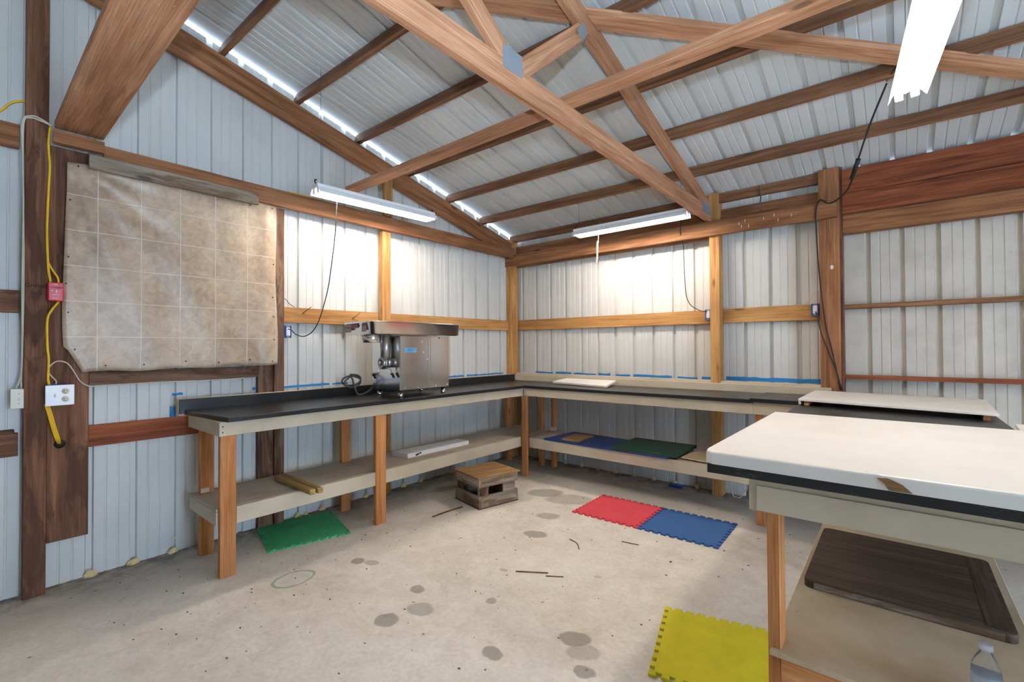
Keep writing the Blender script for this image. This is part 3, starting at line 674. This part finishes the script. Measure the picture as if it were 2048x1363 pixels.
cable('extension_cord', [(3.835,-1.03,3.02),(3.74,-0.82,2.86),(3.652,-0.62,2.66),(3.645,-0.60,2.64),(3.585,-0.45,2.55),(3.47,-0.27,2.53),(3.395,-0.215,2.585),(3.367,-0.21,2.50),(3.365,-0.19,2.346),(3.378,-0.175,2.016),(3.414,-0.172,1.604),(3.458,-0.172,1.360),(3.512,-0.172,1.04)], 0.0055, 'cord', 'black extension cord dropping from the near light and down the thick brown post', 'cord')
o = cyl('cord_connector', (3.672,-0.665,2.705), (3.625,-0.55,2.61), 0.015, M['cord'], bpy.data.objects['extension_cord'], 12, 0.013)
cable('grey_power_cord', [(3.345,-0.116,1.68),(3.362,-0.165,1.64),(3.374,-0.172,1.573),(3.391,-0.172,1.486),(3.437,-0.172,1.342),(3.482,-0.172,1.201),(3.521,-0.172,1.040)], 0.0045, 'cord', 'thin black cord from the outlet box slanting down the thick brown post', 'cord')
cable('wire_hanger', [(2.945,-0.116,2.83),(2.947,-0.145,2.80),(2.951,-0.150,2.72),(2.954,-0.205,2.63),(2.958,-0.206,2.575)], 0.006, 'greycord', 'dark twisted wire hanging from the eave purlin to the front header', 'wire')

# ------------------------------------------------------------------ workbench on the left wall
A_ = thing('workbench', 'long cream workbench with black top and orange legs along the left wall', 'workbench', (0.36,-2.1,0), 'L-shaped run of workbenches')
o = prism('countertop', [(0.133,-3.715),(0.748,-3.655),(0.748,-0.756),(0.748,-0.182),(0.133,-0.182)], 0.953, 0.982, M['black'], A_, None, 0.004)
box('backsplash', 0.119, 0.1325, -3.745, -0.182, 0.958, 1.057, M['black'], A_, 0.002)
box('backsplash_board', 0.101, 0.1185, -3.748, -0.182, 0.948, 1.060, M['tanshelf'], A_, 0.001)
box('apron', 0.682, 0.710, -3.690, -0.735, 0.866, 0.952, M['cream'], A_)
box('end_board', 0.12, 0.680, -3.690, -3.655, 0.866, 0.952, M['cream'], A_)
sh = box('shelf', 0.150, 0.656, -3.690, -0.19, 0.398, 0.418, M['shelf'], A_, axis='y')
box('shelf_edge', 0.657, 0.690, -3.588, -0.735, 0.312, 0.417, M['cream'], A_)
box('shelf_end', 0.15, 0.656, -3.690, -3.655, 0.312, 0.397, M['cream'], A_)
def leg(par, x0, x1, y0, y1, z1=0.953, mat='fir'): return box('leg', x0, x1, y0, y1, 0, z1, M[mat], par, 0.003, axis='z')
leg(A_, 0.6915, 0.6815+0.0, -3.0, -2.9) if False else None
leg(A_, 0.660, 0.6975, -3.681, -3.592, 0.866); leg(A_, 0.660, 0.6975, -2.590, -2.495, 0.866)
leg(A_, 0.205, 0.243, -3.655, -3.570, 0.953); leg(A_, 0.170, 0.208, -2.60, -2.515, 0.953)
leg(A_, 0.125, 0.163, -0.36, -0.275, 0.953)
for z in (0.890, 0.925): cyl('screw_head', (0.7095,-3.672,z), (0.7115,-3.672,z), 0.004, M['dark'], A_, 8)
box('paint_patch', 0.2435, 0.2445, -3.65, -3.60, 0.425, 0.455, M['whitepaint'], A_, 0)

# workbench on the back wall
B_ = thing('workbench', 'cream workbench with black top along the back wall, from the corner to the thick post', 'workbench', (1.8,-0.38,0), 'L-shaped run of workbenches')
box('countertop', 0.7485, 2.977, -0.757, -0.177, 0.952, 0.983, M['black'], B_, 0.004, seg=2)
box('backsplash', 0.134, 3.450, -0.176, -0.160, 0.984, 1.054, M['cream'], B_, 0.002)
box('backsplash_cap', 0.134, 2.508, -0.1585, -0.12, 1.02, 1.076, M['cream'], B_, 0.002); box('backsplash_cap', 2.599, 3.376, -0.1585, -0.12, 1.02, 1.074, M['cream'], B_, 0.002)
box('apron', 0.711, 2.995, -0.732, -0.700, 0.866, 0.951, M['cream'], B_)
box('shelf', 0.700, 2.995, -0.695, -0.245, 0.398, 0.418, M['shelf'], B_)
box('shelf_edge', 0.786, 2.995, -0.732, -0.700, 0.312, 0.417, M['cream'], B_)
leg(B_, 0.713, 0.775, -0.770, -0.7325, 0.866)
leg(B_, 0.755, 0.793, -0.70+0.42, -0.70+0.50, 0.952); leg(B_, 0.60, 0.638, -0.31, -0.235, 0.952)
box('paint_patch', 0.7935, 0.7945, -0.27, -0.22, 0.425, 0.46, M['whitepaint'], B_, 0)
box('paint_patch', 0.76, 0.79, -0.2815, -0.2805, 0.425, 0.47, M['whitepaint'], B_, 0)

# peninsula workbench
C_ = thing('workbench', 'near workbench reaching toward the camera at the right, with a scuffed black front edge', 'workbench', (3.8,-1.5,0), 'L-shaped run of workbenches')
prism('countertop', [(2.9775,-0.757),(3.332,-0.757),(3.352,-3.028),(4.292,-3.028),(4.292,-0.16),(3.537,-0.16),(3.537,-0.177),(2.9775,-0.177)], 0.962, 0.992, M['black'], C_, None, 0.003)
box('countertop_edge', 3.352, 4.292, -3.034, -3.0285, 0.962, 0.9935, M['scuff'], C_, 0.001)
box('apron', 3.476, 4.25, -3.002, -2.972, 0.853, 0.961, M['cream'], C_)
box('apron_panel', 3.50, 4.25, -3.006, -3.0025, 0.855, 0.938, M['cream'], C_, 0.001)
box('side_apron', 3.476, 3.506, -2.971, -0.735, 0.866, 0.961, M['cream'], C_)
box('side_apron', 4.22, 4.25, -2.971, -0.735, 0.866, 0.961, M['cream'], C_)
box('back_apron', 2.996, 3.475, -0.732, -0.700, 0.866, 0.961, M['cream'], C_)
box('shelf', 3.530, 4.200, -2.992, -1.30, 0.385, 0.402, M['tanshelf'], C_, 0.002, axis='y')
box('stretcher', 3.5615, 4.16, -2.985, -2.950, 0.300, 0.384, M['fir'], C_)
leg(C_, 3.522, 3.560, -2.970, -2.882, 0.853); leg(C_, 4.161, 4.199, -2.970, -2.882, 0.853)
leg(C_, 3.000, 3.060, -0.699, -0.660, 0.866); leg(C_, 4.181, 4.219, -1.45, -1.362, 0.961)
leg(C_, 3.5065, 3.545, -1.40, -1.312, 0.961); leg(C_, 4.18, 4.218, -0.30, -0.212, 0.961)

# ------------------------------------------------------------------ white boards
def slab(name, poly, z0, z1, lab, cat='board', bev=0.012, mat='white'):
    t = thing(name, lab, cat, (sum(p[0] for p in poly)/len(poly), sum(p[1] for p in poly)/len(poly), z0))
    prism('top_board', poly, z0, z1, M[mat], t, None, bev, 4); return t
t = slab('white_laminate_slab', [(3.37,-3.040),(4.25,-3.046),(4.275,-3.02),(4.272,-1.815),(3.338,-1.812),(3.336,-2.98),(3.345,-3.02)], 0.994, 1.036, 'large white laminate slab with a chipped front edge lying on the near workbench', 'laminate slab')
# the chip in the front edge: bare wood showing between two curved breaks
V = [(3.790,-3.033,1.0365),(3.815,-3.0405,1.034),(3.846,-3.0445,1.027),(3.872,-3.0465,1.016),(3.893,-3.0470,0.996),(3.842,-3.0465,0.996),(3.833,-3.0465,1.012),(3.818,-3.0445,1.024)]
link('bare_wood_chip', mesh_from(V, [(0,1,2,7),(7,2,3,6),(6,3,4,5)]), M['osb'], t)
t = slab('raised_white_board', [(3.338,-1.010),(4.273,-1.205),(4.312,-0.355),(3.345,-0.235)], 1.022, 1.036, 'thin white board raised on wooden cleats on the far part of the near workbench', 'board', 0.004)
for y0 in (-1.00,):
    lumber('cleat', (3.385,-1.00,1.007), (3.375,-0.28,1.007), 0.030, 0.028, (0,0,1), M['fir'], t, 0.001)
    lumber('cleat', (4.23,-1.165,1.007), (4.26,-0.38,1.007), 0.030, 0.028, (0,0,1), M['fir'], t, 0.001)
lumber('edge_strip', (3.3445,-1.0,1.009), (3.351,-0.25,1.009), 0.026, 0.014, (0,0,1), M['white'], t, 0.003)
t = thing('white_cutting_board', 'white cutting board on the black counter, its back edge tipped up against the backsplash', 'cutting board', (1.25,-0.36,0.984))
prism('top_board', [(0.895,-0.43),(1.610,-0.53),(1.545,-0.187),(0.915,-0.187)], 0, 0.020, M['white'], t, Matrix.Translation((0,-0.53,0.985)) @ Matrix.Rotation(math.radians(5.5),4,'X') @ Matrix.Translation((0,0.53,0)), 0.004, 3)
slab('white_board', [(4.292,-1.60),(4.60,-1.62),(4.60,-1.36),(4.305,-1.37)], 0.993, 1.008, 'sliver of a white board on the counter at the right edge of the picture', 'board', 0.003)

# things on the shelves
slab('blue_cutting_board', [(0.985,-0.735),(2.327,-0.757),(2.33,-0.30),(1.03,-0.21)], 0.4185, 0.436, 'long dark blue cutting board on the low shelf of the back workbench', 'cutting board', 0.003, 'board_blue')
t = slab('green_cutting_board', [(1.789,-0.760),(2.400,-0.742),(2.392,-0.216),(1.78,-0.222)], 0.4365, 0.462, 'dark green cutting board lying partly over the blue one on the low shelf', 'cutting board', 0.003, 'board_green')
slab('wooden_cutting_board', [(1.185,-0.700),(1.385,-0.685),(1.370,-0.36),(1.155,-0.37)], 0.4365, 0.452, 'small tan wooden board on the left end of the blue cutting board', 'cutting board', 0.003, 'osb')
t = slab('tan_laminate_offcut', [(2.415,-0.690),(2.90,-0.735),(2.93,-0.33),(2.431,-0.336)], 0.431, 0.441, 'beige laminate offcut on the low shelf beside the green cutting board', 'laminate offcut', 0.002, 'tanshelf')
box('cleat', 2.55, 2.59, -0.69, -0.36, 0.4185, 0.4305, M['fir'], t, 0.001); box('cleat', 2.46, 2.49, -0.60, -0.36, 0.4185, 0.4305, M['wplate'], t, 0.001)
t = slab('dark_chopping_board', rrect(3.553,4.165,-2.452,-1.74,0.03), 0.4025, 0.432, 'big dark grey wooden chopping board on the low shelf of the near workbench', 'chopping board', 0.004, 'dirtyboard')
for x in (4.09,):
    box('breadboard_end', x, 4.150, -2.43, -1.76, 0.432, 0.4335, M['dirtyboard'], t, 0)
box('edge_face', 3.59, 4.13, -2.4535, -2.4523, 0.405, 0.428, M['grey'], t, 0)
# grooved treated timber across the left shelf
b1, b2 = (0.300,-3.165), (0.845,-3.145)
t = thing('treated_timber', 'two-piece yellowish treated timber lying across the shelf of the left workbench', 'timber offcut', (0.57,-3.15,0.419))
lumber('rail_half', (0.290,-3.175,0.437), (0.850,-3.178,0.437), 0.036, 0.042, (0,0,1), M['treated'], t, 0.006)
lumber('rail_half', (0.290,-3.127,0.437), (0.857,-3.128,0.437), 0.036, 0.042, (0,0,1), M['treated'], t, 0.006)
lumber('joining_web', (0.290,-3.1515,0.430), (0.80,-3.1515,0.430), 0.020, 0.008, (0,0,1), M['treated'], t, 0)
t = slab('white_shelf_board', [(0.315,-2.165),(0.520,-2.147),(0.522,-1.390),(0.365,-1.40)], 0.4185, 0.458, 'white board with a metal latch lying on the shelf of the left workbench', 'board', 0.003, 'whitepaint')
lumber('latch', (0.5235,-2.06,0.432), (0.5265,-2.00,0.446), 0.014, 0.004, (0,0,1), M['dark'], t, 0.001)
cyl('latch_knob', (0.5235,-2.025,0.443), (0.536,-2.025,0.443), 0.008, M['galv'], t, 10)

# ------------------------------------------------------------------ meat grinder
g = thing('meat_grinder', 'stainless steel meat grinder with a wide tray on the left workbench', 'meat grinder', (0.49,-2.08,0.983))
box('body', 0.292, 0.690, -2.353, -1.806, 1.040, 1.500, M['steel'], g, 0.004)
V = []; 
for sx, sy in ((0.343,-2.315),(0.648,-2.318),(0.655,-1.852),(0.345,-1.852)):
    f_ = lathe('foot', [(0.019,0),(0.021,0.004),(0.021,0.03),(0.018,0.032),(0.018,0.057)], (sx,sy,0.9832), M['steel'], g, 16)
    cyl('foot_ring', (sx,sy,1.008), (sx,sy,1.014), 0.0225, M['galv'], f_, 16)
# tray: open pan with rolled rim
bm = bmesh.new()
n = 7
def ring(x0,x1,y0,y1,r,z): return [bm.verts.new((x,y,z)) for x,y in rrect(x0,x1,y0,y1,r,n)]
loops = [ring(0.262,0.700,-2.600,-1.688,0.055,1.507), ring(0.250,0.712,-2.612,-1.676,0.06,1.515), ring(0.238,0.722,-2.622,-1.666,0.065,1.604),
         ring(0.230,0.730,-2.630,-1.658,0.07,1.610), ring(0.232,0.728,-2.628,-1.660,0.07,1.614), ring(0.242,0.718,-2.618,-1.670,0.062,1.606), ring(0.256,0.706,-2.606,-1.682,0.055,1.518)]
for a, b in zip(loops, loops[1:]):
    for i in range(len(a)): bm.faces.new((a[i], a[(i+1)%len(a)], b[(i+1)%len(b)], b[i]))
bm.faces.new(loops[0][::-1]); bm.faces.new(loops[-1])
tray = link('tray', bm_mesh(bm), M['steel'], g)
for p in tray.data.polygons: p.use_smooth = len(p.vertices) == 4
for y0, y1, x0, x1, z0, z1, m in ((-2.6255,-2.6243,0.30,0.40,1.528,1.592,'sticker'),(-2.6258,-2.6246,0.30,0.40,1.562,1.572,'stickred'),(-2.6255,-2.6243,0.40,0.50,1.562,1.594,'stickred'),(-2.6255,-2.6243,0.555,0.62,1.53,1.595,'sticker'),(-2.6259,-2.6247,0.555,0.62,1.575,1.595,'stickred')):
    box('sticker', x0, x1, y0, y1, z0, z1, M[m], tray, 0)
cyl('tray_bolt', (0.46,-2.625,1.553), (0.46,-2.632,1.553), 0.006, M['dark'], tray, 10)
# tray throat, neck and barrel
lathe('throat_ring', [(0.082,0),(0.088,0.003),(0.088,0.054),(0.084,0.062)], (0.475,-2.485,1.443), M['steel'], g, 36)
cyl('neck', (0.560,-2.405,1.29), (0.560,-2.405,1.506), 0.040, M['cast'], g, 28, 0.046)
brl = cyl('barrel', (0.560,-2.353,1.275), (0.560,-2.41,1.275), 0.043, M['cast'], g, 28)
cyl('barrel_collar', (0.560,-2.405,1.275), (0.560,-2.430,1.275), 0.047, M['cast'], brl, 28)
# open mouth as a ring
V, Fc = [], []
ns = 28
for r, y in ((0.047,-2.430),(0.047,-2.448),(0.045,-2.450),(0.029,-2.450),(0.027,-2.447),(0.027,-2.41)):
    for j in range(ns):
        a = 2*math.pi*j/ns; V.append((0.56+r*math.cos(a), y, 1.275+r*math.sin(a)))
for i in range(5):
    for j in range(ns): Fc.append((i*ns+j, i*ns+(j+1)%ns, (i+1)*ns+(j+1)%ns, (i+1)*ns+j))
Fc.append(tuple(5*ns+j for j in range(ns)))
mo = link('mouth', mesh_from(V, Fc), M['cast'], brl, None, True)
cyl('bore', (0.56,-2.4105,1.275), (0.56,-2.4115,1.275), 0.0265, M['ink'], brl, 20)
for p, q in (((0.535,-2.435,1.232),(0.500,-2.470,1.165)),((0.590,-2.385,1.232),(0.625,-2.375,1.17))):
    s_ = cyl('clamp_bolt', p, q, 0.005, M['steel'], g, 8)
    c_ = Vector(q)
    for dx, dz in ((-0.028,0.012),(0.026,-0.016),(0.0,0.020),(0.006,-0.022)):
        cyl('wing', c_, c_+Vector((dx,-0.004,dz)), 0.006, M['dark'], s_, 8)
    cyl('nut', c_+Vector((0,0.004,0.004)), c_-Vector((0,0.006,0.006)), 0.011, M['dark'], s_, 6)
tube('tie_bar', [(0.530,-2.44,1.228),(0.56,-2.42,1.224),(0.595,-2.385,1.228)], 0.004, M['steel'], g)
box('front_seam', 0.6902, 0.6912, -2.055, -2.050, 1.045, 1.498, M['galv'], g, 0)
box('front_seam', 0.6902, 0.6912, -2.025, -2.022, 1.045, 1.498, M['galv'], g, 0)
for y, z in ((-2.30,1.058),(-2.165,1.056),(-2.06,1.30),(-2.12,1.45),(-2.11,1.36),(-1.965,1.060),(-1.83,1.062)):
    lathe_o = cyl('rivet', (0.690,y,z), (0.6945,y,z), 0.007, M['white_enamel'], g, 10, 0.003)
cyl('rivet', (0.690,-1.925,1.485), (0.6925,-1.925,1.485), 0.006, M['dark'], g, 10)
lb = box('name_label', 0.6902, 0.6915, -2.305, -2.185, 1.360, 1.398, M['bluelabel'], g, 0)
text('lettering', 'BIRO', 0.036, (0.6918,-2.245,1.379), R_WALLA, M['blueink'], lb, 0.5)
# its power cord coiled on the backsplash
cpts = []
for i in range(26):
    a = i/25*math.pi*2*2.3; cpts.append((0.155+0.022*math.sin(a*0.5), -2.47+0.085*math.cos(a), 1.09+0.045*math.sin(a)+0.004*i*0.3))
tube('power_cord', [(0.292,-2.33,1.075),(0.25,-2.37,1.015),(0.21,-2.45,0.995)]+cpts[3:]+[(0.16,-2.40,1.13)], 0.008, M['greycord'], g)

# ------------------------------------------------------------------ wooden step stool
s = thing('step_stool', 'small weathered wooden step stool on the concrete floor in front of the left workbench', 'step stool', (0.93,-1.57,0))
Rz = math.atan2(0.428, 0.097)   # long side direction front corner -> right corner
o0 = Vector((1.085,-1.827,0)); U = Vector((0.097,0.428,0)).normalized(); Vv = Vector((-0.411,0.090,0)).normalized()
def sb_(name, u0,u1,v0,v1,z0,z1,mat,par=s, axis='u', bev=0.002):
    U2 = U; V2 = Vector((-U.y, U.x, 0))
    c = o0 + U2*((u0+u1)/2) + V2*((v0+v1)/2) + Vector((0,0,(z0+z1)/2))
    R = Matrix((U2, V2, Vector((0,0,1)))).transposed() if axis == 'u' else Matrix((V2, -U2, Vector((0,0,1)))).transposed()
    if axis == 'z': R = Matrix((Vector((0,0,1)), V2, -U2)).transposed()
    d = {'u': (u1-u0, v1-v0, z1-z0), 'v': (v1-v0, u1-u0, z1-z0), 'z': (z1-z0, v1-v0, u1-u0)}[axis]
    bm = bmesh.new(); bm_box(bm, -d[0]/2, d[0]/2, -d[1]/2, d[1]/2, -d[2]/2, d[2]/2, bev)
    return link(name, bm_mesh(bm), M[mat], par, Matrix.Translation(c) @ R.to_4x4())
SL, SW = 0.425, 0.40
for z0, z1 in ((0.008,0.108),(0.182,0.258)):
    sb_('side_board', 0.03,SL-0.02, 0.0,0.022, z0,z1,'grey'); sb_('side_board', 0.0,SL, SW-0.022,SW, z0,z1,'grey')
    sb_('end_board', 0.0,0.022, 0.0,SW-0.023, z0,z1,'grey', axis='v'); sb_('end_board', SL-0.022,SL, 0.0,SW-0.023, z0,z1,'grey', axis='v')
    sb_('corner_strip', 0.0225,0.0295, -0.0005,0.022, z0,z1,'osb', axis='z'); sb_('corner_strip', SL-0.0195,SL-0.0225, 0,0.01, z0,z1,'osb', axis='z') if False else None
sb_('inner_post', 0.024,0.06, 0.024,0.06, 0.0085,0.2575,'grey', axis='z'); sb_('inner_post', 0.072,0.11, 0.0245,0.045, 0.0085,0.2575,'stud', axis='z') if False else None
sb_('spacer_board', 0.024,0.105, 0.006,0.0235, 0.1085,0.1815,'stud', axis='z'); sb_('spacer_board', SL-0.165,SL-0.03, 0.004,0.0235, 0.1085,0.1815,'grey')
sb_('inner_post', SL-0.06,SL-0.024, SW-0.06,SW-0.024, 0.0085,0.2575,'grey', axis='z'); sb_('inner_post', 0.024,0.06, SW-0.06,SW-0.024, 0.0085,0.2575,'grey', axis='z'); sb_('inner_post', SL-0.06,SL-0.024, 0.024,0.06, 0.0085,0.2575,'grey', axis='z')
sb_('spacer_board', 0.002,0.020, SW-0.11,SW-0.03, 0.1085,0.1815,'stud', axis='z')
sb_('base_sheet', -0.004,SL+0.004, -0.004,SW+0.004, 0.0,0.0075,'dirtyboard')
sb_('top_sheet', -0.010,SL+0.022, -0.006,SW+0.012, 0.2585,0.272,'osb')

# ------------------------------------------------------------------ interlocking foam mats
def mat_poly(L, W, teeth=(9,9,9,9), d=0.021, which=(1,1,1,1)):
    cs = [(0,0),(L,0),(L,W),(0,W)]; out = []
    for e in range(4):
        a = Vector(cs[e]); b = Vector(cs[(e+1)%4]); D = (b-a); ln = D.length; D = D/ln; Nn = Vector((D.y,-D.x))
        out.append(tuple(a))
        if not which[e]: continue
        k = teeth[e]; p = ln/(k+0.5)
        for i in range(k):
            s0 = p*0.5 + i*p
            for t_, h in ((0.10,0),(0.02,-1),(0.54,-1),(0.46,0)):
                q = a + D*(s0+t_*p) + Nn*(h*d); out.append((q.x, q.y))
    return out
def foam_mat(loc, ang, L, W, mat, lab, which=(1,1,1,1), ang2=None):
    Mx = Matrix.Translation((loc[0], loc[1], 0.0005)) @ Matrix.Rotation(ang, 4, 'Z')
    o = prism('foam_mat', mat_poly(L, W, which=which), 0, 0.012, M[mat], None, Mx, 0.0)
    return tag(o, lab, 'floor mat', 'interlocking foam mats')
foam_mat((0.548,-3.344), math.atan2(0.545,0.138), 0.562, 0.575, 'mat_green', 'green foam mat on the floor under the left workbench')
foam_mat((1.735,-1.372), 0.015, 0.578, 0.562, 'mat_red', 'red foam mat on the floor joined to the blue one')
foam_mat((2.316,-1.362), 0.022, 0.585, 0.556, 'mat_blue', 'blue foam mat on the floor joined to the red one')
foam_mat((3.034-0.0,-2.820), math.atan2(0.545,-0.139)-math.pi/2, 0.52, 0.562, 'mat_yellow', 'yellow foam mat on the floor beside the leg of the near workbench')

# ------------------------------------------------------------------ bottle
b = thing('water_bottle', 'clear plastic water bottle with a white cap on the low shelf of the near workbench', 'bottle', (4.038,-2.925,0.4025))
lathe('body', [(0.0,0.004),(0.026,0.0),(0.031,0.006),(0.031,0.05),(0.0295,0.055),(0.031,0.06),(0.031,0.115),(0.029,0.132),(0.020,0.155),(0.0125,0.168),(0.0122,0.178)], (4.038,-2.925,0.4025), M['clear'], b)
lathe('label_band', [(0.0313,0.062),(0.0313,0.112)], (4.038,-2.925,0.4025), M['blotch'], b)
lathe('cap', [(0.0,0.176),(0.0148,0.176),(0.015,0.190),(0.0135,0.192),(0.0,0.192)], (4.038,-2.925,0.4025), M['cap'], b)

# ------------------------------------------------------------------ blue tape, caulk, foam
TP = 'blue masking tape on the walls'
def tape(name, wall, a0, a1, z0, z1, lab, wig=0.004):
    n = max(3, int((a1-a0)/0.05)); bm = bmesh.new(); rows = []
    for i in range(n+1):
        a = a0+(a1-a0)*i/n; t0 = z0+random.uniform(-wig,wig)*0.4; t1 = z1+random.uniform(-wig,wig)
        p = [(a, t0), (a, t1)]
        for off in (0.0006, 0.0014):
            rows.append([bm.verts.new((off+0.0, aa, zz) if wall == 'A' else (aa, -off, zz)) for aa, zz in p])
    for i in range(n):
        a, b, c, d = rows[2*i], rows[2*i+1], rows[2*i+2], rows[2*i+3]
        bm.faces.new((b[0],d[0],d[1],b[1])); bm.faces.new((a[0],a[1],c[1],c[0])); bm.faces.new((a[1],b[1],d[1],c[1])); bm.faces.new((a[0],c[0],d[0],b[0]))
    bm.faces.new((rows[0][0],rows[1][0],rows[1][1],rows[0][1])); bm.faces.new((rows[-2][0],rows[-2][1],rows[-1][1],rows[-1][0]))
    tag(link('masking_tape', bm_mesh(bm), M['tape']), lab, 'tape', TP)
tape('t','A',-3.752,-3.690,1.078,1.094,'small torn piece of blue tape above the left end of the left backsplash')
tape('t','A',-3.762,-3.735,0.925,1.00,'torn blue tape hanging at the left end of the left backsplash')
tape('t','A',-3.235,-3.214,1.076,1.098,'scrap of blue tape left of the grey stud')
tape('t','A',-3.02,-2.60,1.074,1.092,'strip of blue tape above the backsplash right of the vinyl sheet')
tape('t','A',-2.57,-2.42,1.074,1.090,'short blue tape piece above the backsplash left of the grinder')
tape('t','A',-1.70,-0.95,1.062,1.080,'ragged blue tape above the backsplash right of the grinder')
tape('t','A',-0.90,-0.25,1.062,1.078,'ragged blue tape above the backsplash near the corner post')
for i, (x0, x1) in enumerate([(0.33,0.60),(0.64,0.86),(0.90,1.20),(1.23,1.38),(1.45,1.62),(1.66,2.08),(2.14,2.34),(2.38,2.50)]):
    tape('t','B',x0,x1,1.072,1.090+0.006*(i%2), ['first','second','third','fourth','fifth','sixth','seventh','last'][i]+' torn strip of blue tape from the corner above the cream backsplash')
tape('t','B',2.605,3.365,1.074,1.108,'wide strip of blue tape between the two posts of the back wall')
FG = 'dried foam blobs at the wall base'
def foam(name, x, y, z, r, lab):
    bm = bmesh.new(); bmesh.ops.create_icosphere(bm, subdivisions=3, radius=r)
    ph = random.random()*9
    for v in bm.verts:
        d = 1+0.22*math.sin(v.co.x*190+ph)*math.cos(v.co.y*160+ph*2)+0.14*math.sin(v.co.z*230+ph)
        v.co = Vector((v.co.x*d*0.9, v.co.y*d*1.15, v.co.z*d*0.9))
        if v.co.z < -r*0.45: v.co.z = -r*0.45; v.co.x *= 1.25; v.co.y *= 1.45
    o = link('foam_blob', bm_mesh(bm), M['foam'], None, Matrix.Translation((x,y,z+r*0.45)), True); tag(o, lab, 'foam blob', FG)
for i, (y, z, r) in enumerate([(-4.175,0,0.026),(-3.963,0,0.025),(-3.75,0.0,0.024),(-3.745,0.095,0.010),(-3.59,0.03,0.011),(-3.104,0,0.018),(-2.889,0,0.022),(-2.82,0,0.014),(-2.675,0,0.024),(-2.245,0,0.022),(-1.816,0,0.022),(-1.60,0,0.022),(-1.17,0,0.020)]):
    labs = ['yellow foam blob at the wall base nearest the dark post','yellow foam blob at the wall base, second from the dark post','yellow foam blob at the wall base, third from the dark post','small smear of foam on the wall above the third blob','small foam spot on the wall behind the front left bench leg',
      'foam blob at the wall behind the left corner of the green mat','foam blob at the wall behind the middle of the green mat','small foam blob behind the green mat','foam blob at the wall behind the right corner of the green mat','foam blob at the wall between the back leg and the second front leg','foam blob at the left wall base right of the second front leg','foam blob at the left wall base behind the step stool','foam blob at the left wall base near the corner']
    foam('f', 0.018, y, z, r, labs[i])
for i, x in enumerate([0.788,1.008,1.228,1.449,1.669,1.889,2.11,2.33]):
    foam('f', x, -0.018, 0, 0.021, ['first','second','third','fourth','fifth','sixth','seventh','eighth'][i]+' foam blob from the corner at the base of the back wall')
cable('curled_cord', [(2.63,-0.06,0.30),(2.65,-0.08,0.12),(2.68,-0.09,0.01),(2.74,-0.10,0.01),(2.79,-0.07,0.10),(2.78,-0.05,0.22)], 0.005, 'whitewire', 'curled white cord hanging by the wall under the back workbench', 'cord')
o = box('dark_block', 2.10, 2.22, -0.16, -0.10, 0, 0.03, M['blue_box']); tag(o, 'dark blue block on the floor at the base of the back wall', 'block')

# ------------------------------------------------------------------ floor litter
LT = 'twigs on the concrete floor'
for pts, r, lab in (([(0.905,-2.19,0.006),(0.91,-2.0,0.007),(0.925,-1.87,0.006)], 0.006, 'thin stick on the floor left of the step stool'),
        ([(2.02,-2.47,0.004),(2.10,-2.42,0.005),(2.19,-2.36,0.004)], 0.0035, 'thin curved twig in the middle of the floor'),
        ([(2.20,-2.40,0.004),(2.29,-2.34,0.004)], 0.003, 'short twig lying by the end of the curved one'),
        ([(2.02,-1.85,0.004),(2.10,-1.88,0.004),(2.16,-1.95,0.004)], 0.003, 'dark twig on the floor near the red mat'),
        ([(2.33,-1.65,0.004),(2.45,-1.63,0.004)], 0.003, 'fine twig on the floor near the corner where the mats meet')):
    tag(tube('twig', pts, r, M['old']), lab, 'twig', LT)
bm = bmesh.new()
for _ in range(260):
    x = random.uniform(0.2,3.3); y = random.uniform(-4.2,-0.3); r = random.uniform(0.002,0.006)
    rr = bmesh.ops.create_icosphere(bm, subdivisions=1, radius=r, matrix=Matrix.Translation((x,y,r*0.3)) @ Matrix.Diagonal((random.uniform(.8,1.8),1,0.4,1)))
dz = link('wood_crumbs', bm_mesh(bm), M['old']); tag(dz, 'scattered dark crumbs and chips over the concrete floor', 'debris'); dz['kind'] = 'stuff'
bm = bmesh.new()
for _ in range(70):
    x = random.gauss(2.2,0.5); y = random.gauss(-1.7,0.5); r = random.uniform(0.002,0.005)
    bmesh.ops.create_icosphere(bm, subdivisions=1, radius=r, matrix=Matrix.Translation((x,y,r*0.3)) @ Matrix.Diagonal((random.uniform(.8,1.6),1,0.4,1)))
dz = link('white_crumbs', bm_mesh(bm), M['whitepaint']); tag(dz, 'scattered white paint crumbs on the concrete floor', 'debris'); dz['kind'] = 'stuff'
